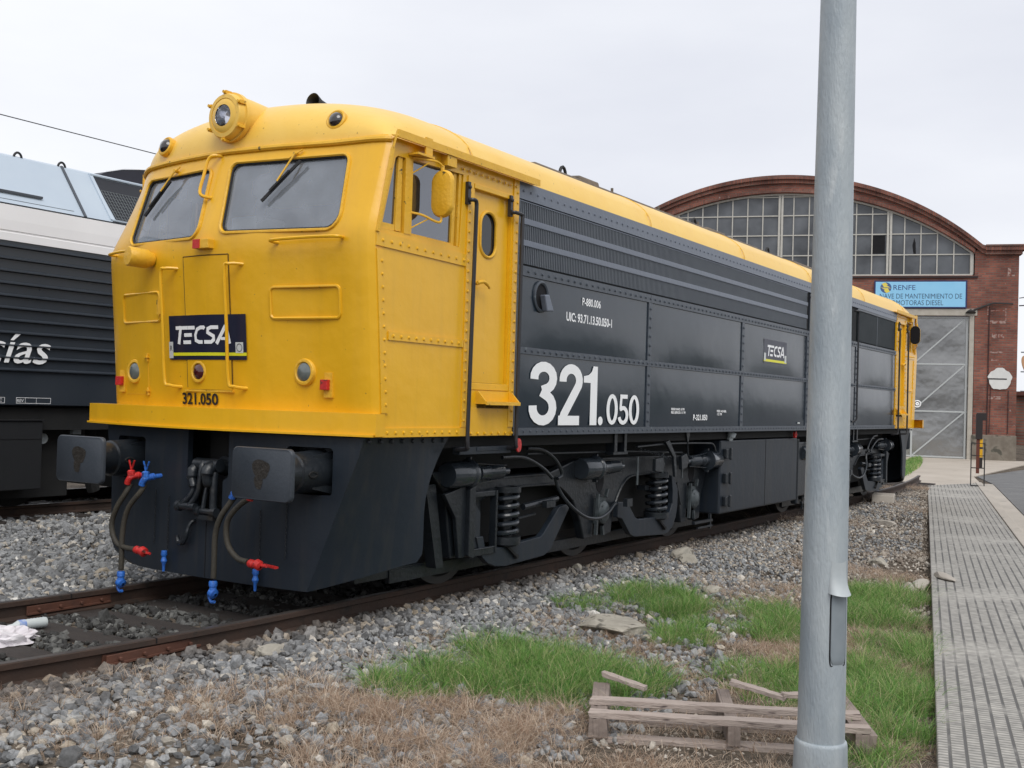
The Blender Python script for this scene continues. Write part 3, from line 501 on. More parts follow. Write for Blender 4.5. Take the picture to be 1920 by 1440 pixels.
bmr = MB(); bmr.box(-.9, .9, -.05, .05, 0, .06); bmr = bmr.build('rusty_beam', RUST, bevel=.01); bmr.location = (14.2, -1.5, -.2); bmr.rotation_euler = (0, 0, -.35); tag(bmr, 'rusty flat beam lying in front of the grey concrete block', 'beam')
# ================================================================ LOCOMOTIVE 321
LX = 16.55; HW = 1.502; ZB = 1.278
LOCO = thing('locomotive', 'yellow and dark grey diesel locomotive with a large white 321.050 on its side', 'locomotive', (0, 0, 0))
_XSz, _XSx = [.15, 1.28, 2.0, 2.62, 2.76, 3.40, 3.46], [0, 0, -.06, -.12, -.12, .06, .085]
_By = [-1.502, -1.48, -1.45, -1.35, -1.2, -1.0, -.8, -.5, 0, .5, .8, 1.1, 1.3, 1.4, 1.46, 1.502]; _Bx = [.0, -.02, -.04, -.065, -.07, -.08, -.11, -.16, -.2, -.16, -.12, -.05, .0, .04, .08, .13]
def smooth_interp(x, xp, fp):
    # average of the linear interpolant over a short window: rounds the knots
    return sum(np.interp(x+d, xp, fp) for d in (-.05, -.025, 0, .025, .05))/5
def bow(y): return float(smooth_interp(y, _By, _Bx)) if abs(y) < 1.44 else float(np.interp(y, _By, _Bx))
def xsz(z): return float(smooth_interp(z, _XSz, _XSx))
def fx(y, z): return xsz(z)+bow(y)+(.21*(max(0, y-1.0)/.5)**1.4*min(1, max(0, z-2.7)/.6) if y > 1 else 0)
def fp(y, z, off=0.): return (fx(y, z)-off, y, z)          # a point off metres in front of the cab face
def side(sy, off=0.): return lambda x, z: (x, sy*(HW+off), z)
ROOFN = 2.5
def roofz(y, h=.49): return 3.415+h*max(0., 1-min(1, abs(y)/HW)**ROOFN)**.5
def cab(P, far):
    """everything of one cab, built at the near end; P = parent part (an Empty turned round for the other end)"""
    ys = sorted(set([round(-HW+2*HW*k/60, 4) for k in range(61)]+[-1.49, -1.475, -1.46, 1.46, 1.475, 1.49])); zs = [ZB+(3.44-ZB)*k/46 for k in range(47)]
    m = MB(); n1, n2 = len(ys), len(zs)
    for th in (0, .07):
        m.v += [(fx(y, z)+th, y if th == 0 else y*.955, z) for y in ys for z in zs]
    F = []
    for i in range(n1-1):
        for j in range(n2-1): a = i*n2+j; F.append((a, a+n2, a+n2+1, a+1)); b = a+n1*n2; F.append((b, b+1, b+n2+1, b+n2))
    o = n1*n2
    for i in range(n1-1): F.append((i*n2, o+i*n2, o+(i+1)*n2, (i+1)*n2)); F.append((i*n2+n2-1, (i+1)*n2+n2-1, o+(i+1)*n2+n2-1, o+i*n2+n2-1))
    for j in range(n2-1): F.append((j, j+1, o+j+1, o+j)); a = (n1-1)*n2+j; F.append((a, o+a, o+a+1, a+1))
    m.f = F; m.sm = [True]*len(F)
    face = m.build('cab_front', YEL, P)
    RW = rpoly([(-.095, 3.315), (-1.165, 3.308), (-1.215, 2.752), (-.150, 2.768)], [.06, .07, .11, .07]); LW = rpoly([(.125, 3.292), (.975, 3.288), (1.035, 2.748), (.095, 2.742)], [.06, .07, .07, .10])
    ins = lambda PP, d: [((sum(p[0] for p in PP)/len(PP))+(p[0]-sum(q[0] for q in PP)/len(PP))*(1+d), (sum(p[1] for p in PP)/len(PP))+(p[1]-sum(q[1] for q in PP)/len(PP))*(1+2*d)) for p in PP]
    for PP in (RW, LW):
        c = MB(); c.prism(PP, 0, -1, 1); cut(face, c)
    autosmooth(face, 40); face.data.materials.clear(); face.data.materials.append(YEL)
    for PP, nm in ((RW, 'windscreen'), (LW, 'windscreen')):
        gq = MB(); cy = sum(p[0] for p in PP)/len(PP); cz = sum(p[1] for p in PP)/len(PP); K = len(PP)
        rings = [1.03, .8, .55, .3, .0]; V = []
        for s in rings: V += [fp(cy+(p[0]-cy)*s, cz+(p[1]-cz)*s, -.022) for p in PP]
        gq.add(V, [(r*K+i, r*K+(i+1) % K, (r+1)*K+(i+1) % K, (r+1)*K+i) for r in range(4) for i in range(K)], True)
        w = gq.build(nm, GLF, P)
        fr = MB(); fr.tube([fp(cy+(p[0]-cy)*1.02, cz+(p[1]-cz)*1.03, .004) for p in PP], .013, 6, closed=True); fr.build('window_surround', YELT, w)
        ru = MB(); ru.tube([fp(cy+(p[0]-cy)*.985, cz+(p[1]-cz)*.975, -.010) for p in PP], .009, 5, closed=True); ru.build('rubber_seal', RUB, w)
    for a, b, c0_, c_ in (((-.70, 3.345), (-.62, 3.13), (-.765, 3.285), (-.50, 2.985)), ((.575, 3.325), (.675, 3.16), (.60, 3.24), (.86, 2.975))):
        w = MB(); w.tube([fp(*a, .03), fp(*b, .05)], .0075, 6); w.tube([fp(a[0]-.05, a[1]+.03, .02), fp(a[0]+.04, a[1]-.03, .03)], .006, 6); w.cyl(fp(*a, .0), fp(*a, .04), .014, 8)
        w = w.build('wiper', YELT, P); bl = MB(); bl.bar(fp(*c0_, .030), fp(*c_, .022), .018, .020); bl.bar(fp(c0_[0]*.75+c_[0]*.25, c0_[1]*.75+c_[1]*.25, .045), fp(c0_[0]*.25+c_[0]*.75, c0_[1]*.25+c_[1]*.75, .042), .010, .014); bl.build('wiper_blade', RUB, w)
    # gutter bead round the front
    gm = MB(); gm.tube([fp(y, 3.405+(.012*(1-(y/1.5)**2)), .012) for y in ys if abs(y) < 1.5], .021, 7); gm.build('gutter_bead', YELT, P)
    # dome of the roof over the cab
    RL = 1.05
    def dome(u, v):
        y = -HW+2*HW*v; t = u; xg = fx(y, 3.42)+.012; x = xg+(RL-xg)*(t**1.7)
        d = (x-xg)/.85; h = (1-(1-min(1, max(d, 0)))**2.6)**.42 if d < 1 else 1.
        return (x, y, 3.415+(roofz(y)-3.415)*h)
    dm = MB(); dm.grid(dome, 34, 48); dm.build('cab_roof', YELR, P)
    # bottom strip (footboard) right round the front
    st = MB(); W1, W2 = 1.515, 1.64; ysb = [-W1+(W1+W2)*k/30 for k in range(31)]
    def sb(y): q = (y-.06)/1.575; return .015-.24*(1-q*q)-.085
    def ring(off, z): return [(sb(y)+off, y, z) for y in ysb]
    A = ring(0, 1.285); B = ring(0, 1.445); n = len(ysb)
    V = A+B+[(.03, -W1, 1.285), (.03, W2, 1.285), (.03, -W1, 1.445), (.03, W2, 1.445)]
    st.add(V, [(i, i+1, n+i+1, n+i) for i in range(n-1)]+[tuple(range(n))+(2*n+1, 2*n), tuple(range(n, 2*n))+(2*n+3, 2*n+2), (0, n, 2*n+2, 2*n), (n-1, 2*n-1, 2*n+3, 2*n+1)])
    lip = [(sb(y)-.022, y, 1.281) for y in ysb]; st.add(lip+[(x, y, 1.296) for x, y, z in lip]+[(x+.024, y, 1.281) for x, y, z in lip]+[(x+.024, y, 1.296) for x, y, z in lip], [(i, i+1, n+i+1, n+i) for i in range(n-1)]+[(n+i, n+i+1, 3*n+i+1, 3*n+i) for i in range(n-1)]+[(i, i+1, 2*n+i+1, 2*n+i) for i in range(n-1)])
    st.build('front_footboard', YEL, P)
    # central door, its split and sill
    dl = MB()
    dl.tube([fp(.258, 1.60+.05*k, .003) for k in range(21)]+[fp(.258-.07*k, 2.60, .003) for k in range(1, 8)]+[fp(-.238, 2.60-.05*k, .003) for k in range(21)], .0035, 4)
    dl.build('door_gap', mat('dark_gap', (.10, .055, .01), .8), P)
    dd = MB(); dd.prism([(.252, 2.592), (-.232, 2.592), (-.232, 1.592), (.252, 1.592)], 0, 0, .02)
    dd = MB(); dd.grid(lambda u, v: fp(.252-.484*u, 1.585+1.007*v, .006), 8, 8); nd = dd.build('nose_door', YEL, P)
    sl = MB(); sl.bar(fp(.28, 1.575, .01), fp(-.25, 1.575, .01), .02, .015); sl.build('door_sill', YELT, P)
    # hand rails
    def rail(pts, r=.0128, name='handrail', m=YEL, parent=P): q = MB(); q.tube(ease(pts, 5), r, 8); return q.build(name, m, parent)
    def vr(y0, y1, z0, z1, d=.085): rail([fp(y0, z1, -.01), fp((y0*.4+y1*.6), z1-.003, d*.85), fp(y1, z1-.05, d), fp(y1, (z0+z1)/2, d), fp(y1, z0+.06, d), fp(y0*.4+y1*.6, z0+.012, d*.85), fp(y0, z0, -.01)])
    vr(.335, .445, 1.60, 2.515); vr(-.375, -.275, 1.60, 2.52); vr(.035, .115, 3.05, 3.39, .07)
    for y0, y1 in ((-.695, -1.255), (.79, 1.27)):
        rail([fp(y0, 2.665, -.01), fp(y0, 2.675, .075), fp((y0+y1)/2, 2.685, .08), fp(y1, 2.68, .075), fp(y1, 2.68, -.01)])
    # recessed panels outlined by a bead
    for a, b in ((-.615, -1.225), (.585, 1.17)):
        PP = rrect(min(a, b), max(a, b), 2.118, 2.345, .035); q = MB(); q.tube([fp(y, z, .002) for y, z in PP], .0115, 6, closed=True); q.build('panel_bead', YEL, P)
    hb = MB(); hb.box(*[fx(.59, 2.2)-.03, fx(.59, 2.2)+.01], .555, .60, 2.17, 2.28); hb.cyl(fp(.575, 2.16, .02), fp(.575, 2.29, .02), .012, 8); hb.build('panel_latch', YELT, P)
    # lamps
    def lamp(y, z, r, lens, name='marker_lamp', n=(-1, 0, 0), lab=None, dx=0.):
        c = Vector(fp(y, z, -.01+dx)); q = MB(); q.lathe(c, n, [(-.02, r*1.48), (.018, r*1.46), (.026, r*1.36), (.028, r*1.12), (.02, r*1.0), (.0, r*.98)], 28); o = q.build(name, YELT, P)
        g_ = MB(); g_.lathe(c, n, [(.020, r*.99), (.030, r*.8), (.038, r*.45), (.041, 0)], 24); g_ = g_.build('lens', lens, o)
        if lab: o['label'] = lab
        return o
    lamp(-.888, 1.730, .068, LENS); lamp(1.01, 1.720, .068, LENS); lamp(.113, 1.72, .060, LENSR, name='tail_lamp')
    def slope(y, z):
        return None
    for y, z, lx in ((-.955, 3.60, .045), (.825, 3.570, -.030)):
        c = Vector((lx, y, z)); n = Vector((-.92, .10*np.sign(y), .30)).normalized(); q = MB(); q.lathe(c, n, [(-.10, .085), (.0, .085), (.012, .082), (.018, .07), (.012, .058)], 26); o = q.build('upper_marker_lamp', YELT, P)
        g_ = MB(); g_.lathe(c, n, [(.010, .060), (.028, .05), (.042, .028), (.046, 0)], 22); g_.build('lens', LENSD, o)
    c = Vector((-.17, -.03, 3.685)); n = Vector((-1, 0, 0))
    q = MB(); q.lathe(c, n, [(-.80, .09), (-.50, .155), (-.18, .176), (-.075, .178), (-.07, .193), (-.03, .193), (-.028, .178), (.015, .174), (.030, .165), (.034, .135), (.028, .133), (.034, .125), (.040, .096), (.042, .084)], 40); hl = q.build('headlamp_housing', YELR, P)
    for k in range(6):
        q = MB(); a = PI/6+k*PI/3; p = c+Vector((.03, .183*math.cos(a), .183*math.sin(a))); q.bar(p, p+Vector((-.06, 0, 0)), .03, .025); q.cyl(p+Vector((-.05, .0, 0)), p+Vector((-.075, 0, 0)), .012, 8); q.build('housing_clip', YELT, hl)
    q = MB(); q.lathe(c, n, [(.041, .088), (.02, .080), (-.03, .055), (-.05, .0)], 28); q.build('headlamp_reflector', CHR, hl)
    q = MB(); q.lathe(c, n, [(.036, .084), (.044, .05), (.047, .0)], 28); q.build('headlamp_lens', glass_clear, hl)
    # warning horn / spotlight by the left rail
    q = MB(); p = Vector(fp(.66, 2.60, 0)); q.lathe(p, (-1, .25, .05), [(0, .05), (.06, .075), (.20, .078), (.21, .07), (.215, .0)], 24); q.bar(p+Vector((.02, 0, 0)), p+Vector((-.1, .02, -.06)), .03, .03); q.build('lamp_bracket_cover', YELT, P)
    # red reflectors on their mounts
    for y, z in ((-1.10, 1.64), (1.24, 1.64)):
        q = MB(); xx = fx(y, z); q.box(xx-.012, xx+.02, y-.04, y+.035, z-.09, z+.09); o = q.build('reflector_mount', YELT, P); q = MB(); q.box(xx-.045, xx-.012, y-.02, y+.048, z-.036, z+.038); q.build('red_reflector', RED, o, bevel=.003)
    q = MB(); xx = fx(0, 2.68); q.box(xx-.05, xx+.02, -.09, .045, 2.645, 2.715); o = q.build('reflector_mount', YELT, P, bevel=.004); q = MB(); q.box(xx-.058, xx-.045, .0, .072, 2.646, 2.714); q.box(xx-.05, xx+.0, .0451, .072, 2.646, 2.714); q.build('red_reflector', RED, o)
    # small hinged hatch round the far lower lamp
    q = MB()
    for a, b in (((.79, 1.85), (.79, 1.535)), ((.79, 1.535), (1.17, 1.535))): q.bar(fp(*a, .001), fp(*b, .001), .005, .004)
    for z in (1.83, 1.56): q.cyl(fp(.79, z-.03, .008), fp(.79, z+.03, .008), .011, 8); q.bar(fp(.77, z, .006), fp(.84, z, .006), .045, .006)
    q.build('lamp_hatch', YELT, P)
    # company sticker, number, small labels
    def fs(off): return lambda u, v: fp(u, v, off)
    q = MB(); q.grid(lambda u, v: fp(.462-.852*u, 1.812+.34*v, .010), 16, 6); stk = q.build('company_sticker', NAVY, P)
    q = MB(); q.grid(lambda u, v: fp(.462-.852*u, 1.842+.024*v, .0115), 16, 1); q.build('lime_line', LIME, stk)
    tecsa(lambda u, v, o_: fp(.405-u, 1.932+v, .012+o_), .66, .138, stk)
    q = MB(); q.grid(lambda u, v: fp(.468-.052*u, 1.823+.128*v, .0128), 2, 3); a = q.build('label_panel', STK, stk); text_mesh('R', .06, lambda u, v: fp(.458-u, 1.88+v, .014), 'label_letter', BKT, a, xs=.9)
    q = MB(); q.grid(lambda u, v: fp(-.285-.075*u, 1.863+.08*v, .0128), 2, 2); a = q.build('label_panel', STK, stk); q = MB(); q.tube([fp(-.3225+.026*math.cos(t*PI/10), 1.903+.028*math.sin(t*PI/10), .0135) for t in range(20)], .0025, 4, closed=True); q.build('label_ring', NAVY, a)
    text_mesh('321.050', .122, lambda u, v: fp(.325-u, 1.470+v, .0085), 'front_number', BKT, P, fit=.42, offset=.0035)
    # ---- sides of the cab
    for sy in (-1, 1):
        Q = lambda x, z, off=0.: (x, sy*(HW+off), z)
        dxx = 0 if sy < 0 else .34
        m = MB(); xw = (lambda z: xsz(z)) if sy < 0 else (lambda z: xsz(z)+.13+.28*min(1, max(0, z-2.7)/.6)); m.prism([(xw(z), z) for z in (ZB, 1.6, 2.0, 2.3, 2.62, 2.76, 2.9, 3.1, 3.3, 3.42)]+[(1.72, 3.42), (1.72, ZB)], 1, sy*HW, sy*(HW-.05)); w = m.build('cab_side', YEL, P)
        c = MB(); c.prism([(.075+dxx, 3.275), (-.062+dxx, 2.752), (.885, 2.745), (.915, 3.315), (.10+dxx, 3.295)], 1, sy*(HW+.1), sy*(HW-.2)); cut(w, c)
        c = MB(); c.prism([(1.075, 1.70), (1.615, 1.70), (1.615, 3.245), (1.075, 3.245)], 1, sy*(HW+.1), sy*(HW-.2)); cut(w, c); w.data.materials.clear(); w.data.materials.append(YEL)
        m = MB()   # window frames
        def fr(P4, d0=.0, d1=-.035): m.prism(P4, 1, sy*(HW+d0), sy*(HW+d1))
        fr([(.105+dxx, 2.76), (.17+dxx, 2.76), (.17+dxx, 3.30), (.125+dxx, 3.30)], -.012, -.05); fr([(.19+dxx*.75, 2.75), (.275+dxx*.75, 2.75), (.275+dxx*.75, 3.30), (.19+dxx*.75, 3.30)], .004, -.05); fr([(.80, 2.75), (.835, 2.75), (.85, 3.31), (.81, 3.31)], -.02, -.05); fr([(.855, 2.75), (.884, 2.75), (.90, 3.31), (.87, 3.31)], -.008, -.05)
        fr([(-.045+dxx, 2.756), (.10+dxx, 2.756), (.10+dxx, 2.80), (-.035+dxx, 2.80)], -.014, -.045); fr([(.275, 2.752), (.80, 2.748), (.80, 2.765), (.275, 2.768)], -.018, -.05)
        m.build('window_frame', YELT, P)
        m = MB(); m.prism([(-.05+dxx, 2.76), (.11+dxx, 2.76), (.13+dxx, 3.29), (.075+dxx, 3.29)], 1, sy*(HW-.030), sy*(HW-.034)); m.build('quarter_light', GLS, P)
        m = MB(); m.prism([(.27, 2.76), (.81, 2.76), (.81, 3.305), (.27, 3.305)], 1, sy*(HW-.036), sy*(HW-.040)); m.build('side_window', GLS, P)
        # riveted bands
        b = MB(); o0, o1 = sy*(HW+.008), sy*(HW-.004); rv = []
        def band(P4, o=.008): b.prism(P4, 1, sy*(HW+o+.003), sy*(HW-.004))
        band([(-.118+dxx, 2.625), (.965, 2.605), (.965, 2.70), (-.118+dxx, 2.722)]); rv += [(-.05+k*.0985+dxx*(1-k/10), 2.668-.0018*k) for k in range(11)]
        band([(.045+dxx, 1.972), (.965, 1.972), (.965, 2.032), (.045+dxx, 2.032)], .0075); rv += [(.10+k*.089+dxx*(1-k/9), 2.002) for k in range(10)]
        band([(.012+dxx, ZB+.002), (1.02, ZB+.002), (1.02, 1.345), (.012+dxx, 1.345)], .009); rv += [(.06+dxx+k*.094, 1.312) for k in range(10)]
        zz = [1.45, 1.8, 2.2, 2.6]; band([(xsz(z)+.004+dxx, z) for z in zz]+[(xsz(z)+.078+dxx, z) for z in zz[::-1]], .0095); rv += [(xsz(z)+.055+dxx, z) for z in [1.51+.092*k for k in range(12)]]
        band([(.972, 1.35), (1.048, 1.35), (1.048, 3.32), (.972, 3.32)], .0070); rv += [(1.0, 1.40+.078*k) for k in range(24)]
        band([(1.638, 1.35), (1.716, 1.35), (1.716, 3.415), (1.638, 3.415)], .0070); rv += [(1.69, 1.40+.083*k) for k in range(24)]
        band([(1.052, ZB+.004), (1.634, ZB+.004), (1.634, 1.64), (1.052, 1.64)], .005); rv += [(1.10+.1*k, 1.30) for k in range(7)]; rv += [(.90+k*.085, 3.355) for k in range(10)]
        b.rivets([Q(x, z, .0105) for x, z in rv], .0135, (0, sy, 0)); b.build('riveted_band', YEL, P)
        # rain ledge and brackets
        m = MB(); m.prism([(HW, 3.425), (HW+.07, 3.405), (HW+.07, 3.46), (HW+.062, 3.46), (HW+.062, 3.418), (HW, 3.433)] if sy > 0 else [(-HW, 3.425), (-HW-.07, 3.405), (-HW-.07, 3.46), (-HW-.062, 3.46), (-HW-.062, 3.418), (-HW, 3.433)], 0, .02+dxx, 1.95)
        m.bar(Q(.03+dxx, 3.46, .05), Q(.005+dxx, 3.33, .03), .035, .012); m.bar(Q(.005+dxx, 3.33, .03), Q(-.115+dxx, 2.72, .012), .022, .022)
        m.box(.34, .42, sy*(HW+.055), sy*(HW+.068), 3.33, 3.475); (m.box(.22, .42, sy*HW, sy*(HW+.09), 3.325, 3.34) if sy < 0 else None); m.box(.62, .74, sy*HW, sy*(HW+.06), 3.325, 3.405)
        m.build('rain_ledge', YELT, P)
        # mirror on two arms
        my = sy*(HW+.122-(.03 if sy > 0 else 0)); mx_ = .0 if sy < 0 else .12; PPm = rrect(my-.093, my+.093, 2.903, 3.255, .088, 8); K = len(PPm); V = []; m = MB()
        for s_, x in ((.72, .455+mx_), (.93, .462+mx_), (1., .478+mx_), (1., .500+mx_)): V += [(x, my+(a-my)*s_, 3.079+(b_-3.079)*s_) for a, b_ in PPm]
        m.add(V, [tuple(range(K))]+[(r*K+i, r*K+(i+1) % K, (r+1)*K+(i+1) % K, (r+1)*K+i) for r in range(3) for i in range(K)], True)
        mir = m.build('wing_mirror', YELT, P)
        m = MB(); m.prism([(my+(a-my)*.93, 3.079+(b_-3.079)*.96) for a, b_ in PPm], 0, .488+mx_, .4985+mx_); m.build('mirror_glass', HOLE, mir)
        m = MB(); m.tube(ease([Q(.27, 3.315, .0), Q(.33, 3.31, .06), Q(.42+mx_, 3.305, .11), Q(.47+mx_, 3.28, .122), Q(.475+mx_, 3.24, .122)]), .009, 6); m.tube([Q(.27+mx_, 3.20, 0), Q(.37+mx_, 3.29, .08)], .005, 5); m.cyl(Q(.475+mx_, 3.285, .122), Q(.475+mx_, 3.24, .122), .015, 8); m.build('upper_mirror_arm', YELT, mir)
        m = MB(); m.tube(ease([Q(.27, 2.915, .0), Q(.33, 2.90, .06), Q(.42+mx_, 2.865, .11), Q(.47+mx_, 2.87, .122), Q(.475+mx_, 2.92, .122)]), .009, 6); m.tube([Q(.27, 2.80, 0), Q(.37, 2.875, .08)], .005, 5); m.build('lower_mirror_arm', YELT, mir)
        # door
        m = MB(); m.prism([(1.078, 1.703), (1.612, 1.703), (1.612, 3.242), (1.078, 3.242)], 1, sy*(HW-.030), sy*(HW-.06)); d = m.build('cab_door', YEL, P)
        PPd = rrect(1.208, 1.437, 2.722, 3.088, .11, 7); c = MB(); c.prism(PPd, 1, sy*(HW+.1), sy*(HW-.2)); cut(d, c); d.data.materials.clear(); d.data.materials.append(YEL)
        m = MB(); m.tube([Q(x, z, -.028) for x, z in PPd], .013, 6, closed=True); m.build('window_surround', YELT, d)
        m = MB(); m.prism(PPd, 1, sy*(HW-.045), sy*(HW-.049)); m.build('door_window', mat('dark_door_glass', (.012, .015, .020), .06, spec=.6), d)
        m = MB(); m.cyl(Q(1.11, 2.49, -.03), Q(1.11, 2.49, .035), .018, 10); m.tube(ease([Q(1.105, 2.49, .03), Q(1.17, 2.505, .045), Q(1.235, 2.485, .04), Q(1.275, 2.465, .03)]), [.016]*6+[.014]*6+[.010]*7, 8); m.tube([Q(1.10+.012*math.cos(t*PI/4), 2.43+.025*math.sin(t*PI/4), -.02) for t in range(8)], .006, 5, closed=True); m.build('door_handle', YELT, d)
        m = MB(); m.box(1.06, 1.63, sy*(HW-.03), sy*(HW+.012), 3.235, 3.275); m.build('door_lintel', YEL, P, bevel=.004); m = MB(); m.box(1.06, 1.63, sy*(HW-.03), sy*(HW+.010), 1.645, 1.70); m.build('door_threshold', YEL, P, bevel=.004)
        # foot step under the door
        m = MB(); m.prism([(1.16, 1.535), (1.66, 1.535), (1.66, 1.548), (1.16, 1.548)], 1, sy*HW, sy*(HW+.11))
        for xx in (1.165, 1.655): m.prism([(HW*sy, 1.64), ((HW+.03)*sy, 1.635), ((HW+.11)*sy, 1.552), ((HW+.11)*sy, 1.535), (HW*sy, 1.535)], 0, xx-.006, xx+.006)
        m.box(1.16, 1.66, sy*(HW+.104), sy*(HW+.116), 1.528, 1.556); m.build('door_step', YELT, P); m = MB(); m.box(1.18, 1.64, sy*(HW+.0055), sy*(HW+.008), 1.50, 1.532); m.build('step_slot', HOLE, P)
        # black grab poles either side of the door
        for xt, xp, xb in ((.962, 1.015, .985), (1.575, 1.695, 1.69)):
            m = MB(); m.tube(ease([Q(xt, 3.12, .03), Q(xt+.012, 3.125, .055), Q(xp-.01, 3.12, .062), Q(xp, 3.09, .062), Q(xp, 3.02, .062), Q((xp+xb)/2, 2.2, .062), Q(xb, 1.35, .062), Q(xb, 1.22, .062), Q(xb+.012, 1.18, .05), Q(xb+.02, 1.17, -.06)], 5), .0165, 8)
            m.box(xt-.018, xt+.018, min(sy*HW, sy*(HW+.03)), max(sy*HW, sy*(HW+.03)), 3.09, 3.265)
            for z in (3.13, 3.225): m.lathe(Q(xt, z, .028), (0, sy, 0), [(0, .016), (.012, .016), (.018, .008), (.018, 0)], 8)
            m.build('grab_pole', mat('black_pole_paint', (.022, .022, .026), .35), P)
        # upper edge chipped paint line is in the trim paint
    # cab interior: floor, back wall, desk, seats
    m = MB(); m.box(1.75, 1.78, -1.42, 1.42, 1.4, 3.38); m.box(.0, 1.75, -1.42, 1.42, 2.0, 2.03); m.build('cab_back_wall', SEAT, P)
    m = MB(); m.box(.05, .42, -1.25, .0, 2.3, 2.66); m.box(.05, .35, .35, 1.25, 2.3, 2.70); m.box(.18, .5, -.02, .26, 2.3, 2.98); m.build('control_desk', CONSOLE, P, bevel=.01)
    m = MB(); m.box(.95, 1.1, -1.15, -.7, 2.3, 2.98); m.box(.7, 1.1, -1.15, -.7, 2.25, 2.4); m.build('driver_seat', mat('brown_seat', (.03, .03, .035), .6), P, bevel=.04)
    # ---- valance (plough) below the cab
    def vx(y, z=0): return -.075-.135*(1-min(1, abs(y)/1.42)**2.2)
    def vpt(y, z, off=0.): return (vx(y, z)-off, y, z)
    def yn(z): return float(np.interp(z, [.15, 1.12, 1.28], [.99, 1.375, 1.42]))     # near crease
    def yf(z): return float(np.interp(z, [.16, .20, .26, .34, .9, 1.2], [.80, 1.04, 1.19, 1.25, 1.27, 1.36]))
    ny_, nz_ = 60, 30; V = []; m = MB()
    for th in (0, .05):
        for i in range(ny_+1):
            u = i/ny_
            for j in range(nz_+1): z = 1.272-(1.272-.152)*j/nz_; y = -yn(z)+(yn(z)+yf(z))*u; V.append((vx(y)+th, y, z))
    a_ = (ny_+1)*(nz_+1); F = []
    for i in range(ny_):
        for j in range(nz_): q0 = i*(nz_+1)+j; F += [(q0, q0+1, q0+nz_+2, q0+nz_+1), (a_+q0, a_+q0+nz_+1, a_+q0+nz_+2, a_+q0+1)]
        q0 = i*(nz_+1); F += [(q0, q0+nz_+1, a_+q0+nz_+1, a_+q0)]; q0 = i*(nz_+1)+nz_; F += [(q0, a_+q0, a_+q0+nz_+1, q0+nz_+1)]
    for j in range(nz_): q0 = j; F.append((q0, a_+q0, a_+q0+1, q0+1)); q0 = ny_*(nz_+1)+j; F.append((q0, q0+1, a_+q0+1, a_+q0))
    m.add(V, F, True); v = m.build('front_valance', DRKM, P)
    c = MB(); c.prism(rpoly([(.235, 1.5), (.235, .93), (.17, .86), (.12, .62), (-.16, .62), (-.16, .90), (-.215, .93), (-.215, 1.5)], [.01, .03, .04, .03, .02, .02, .02, .01]), 0, -.9, .5); cut(v, c)
    for s in (-1, 1):
        c = MB(); c.prism(rrect(s*.975-.20, s*.975+.20, .85, 1.19, .03), 0, -.9, .5); cut(v, c)
    v.data.materials.clear(); v.data.materials.append(DRKM); autosmooth(v, 40)
    m = MB(); m.box(.12, .16, -1.0, 1.0, .5, 1.27); m.build('buffer_beam', BLK, P)
    m = MB(); m.bar(vpt(.0, .58, .001), vpt(.0, .16, .001), .007, .004); m.build('valance_joint', HOLE, P)
    for sy in (-1, 1):   # side skirts curving up round the bogie
        ye = yn if sy < 0 else yf; nu, nv = 18, 16; xr = lambda z: float(np.interp(z, [.30, .34, .40, .70, .80, .90, 1.0, 1.10, 1.20, 1.272], [.55, .62, .645, .645, .660, .690, .735, .80, .875, .94]))
        def sk(u, v, th=0.):
            zb2 = .152+.175*u**.95; z = 1.272-(1.272-zb2)*v; x0 = vx(ye(z))+.002; x = x0+(xr(z)-x0)*u; y = ye(z)+(1.42-ye(z))*min(1, max(0, (x-x0)/(.645-x0)))**(.85 if sy < 0 else .4)
            return (x, sy*(y-th), z)
        V = [sk(i/nu, j/nv, th) for th in (0, .03) for i in range(nu+1) for j in range(nv+1)]; o2 = (nu+1)*(nv+1); F = []
        for i in range(nu):
            for j in range(nv): q0 = i*(nv+1)+j; F += [(q0, q0+1, q0+nv+2, q0+nv+1), (o2+q0, o2+q0+nv+1, o2+q0+nv+2, o2+q0+1)]
            q0 = i*(nv+1)+nv; F.append((q0, o2+q0, o2+q0+nv+1, q0+nv+1)); q0 = i*(nv+1); F.append((q0, q0+nv+1, o2+q0+nv+1, o2+q0))
        for j in range(nv): q0 = nu*(nv+1)+j; F.append((q0, q0+1, o2+q0+1, o2+q0))
        m = MB(); m.add(V, F, True); m.rivets([(-.02+.125*k, sy*1.42, 1.245) for k in range(8)], .019, (0, sy, 0)); m.build('side_skirt', DRKM, P)
    # buffers
    for s in (-1, 1):
        y = s*.985; z = 1.015
        m = MB(); PPb = rrect(y-.285, y+.285, z-.18, z+.18, .045, 5); K = len(PPb); V = []
        for s_, x in ((.97, -.632), (1., -.622), (1., -.600), (.9, -.595)): V += [(x, y+(a-y)*s_, z+(b-z)*s_) for a, b in PPb]
        m.add(V, [tuple(range(K)), tuple(range(3*K, 4*K))]+[(r*K+i, r*K+(i+1) % K, (r+1)*K+(i+1) % K, (r+1)*K+i) for r in range(3) for i in range(K)]); bf = m.build('buffer_plate', BUFF, P, bevel=0); autosmooth(bf, 50)
        m = MB()
        for (dy, dz, r1, r2) in ((.0, .035, .082, .072), (.02, -.055, .04, .055)):
            V = [(-.6332-.0006*(dz < 0), y+dy+r1*(1+.12*math.sin(3*t))*math.cos(t), z+dz+r2*(1+.15*math.sin(2*t+1))*math.sin(t)) for t in [2*PI*k/18 for k in range(18)]]; m.add(V, [tuple(range(18))])
        m.build('grease_patch', GREASE, bf)
        m = MB(); m.lathe((-.60, y, z), (1, 0, 0), [(0, .10), (.02, .125), (.24, .128), (.25, .142), (.40, .148), (.52, .162), (.60, .166)], 30)
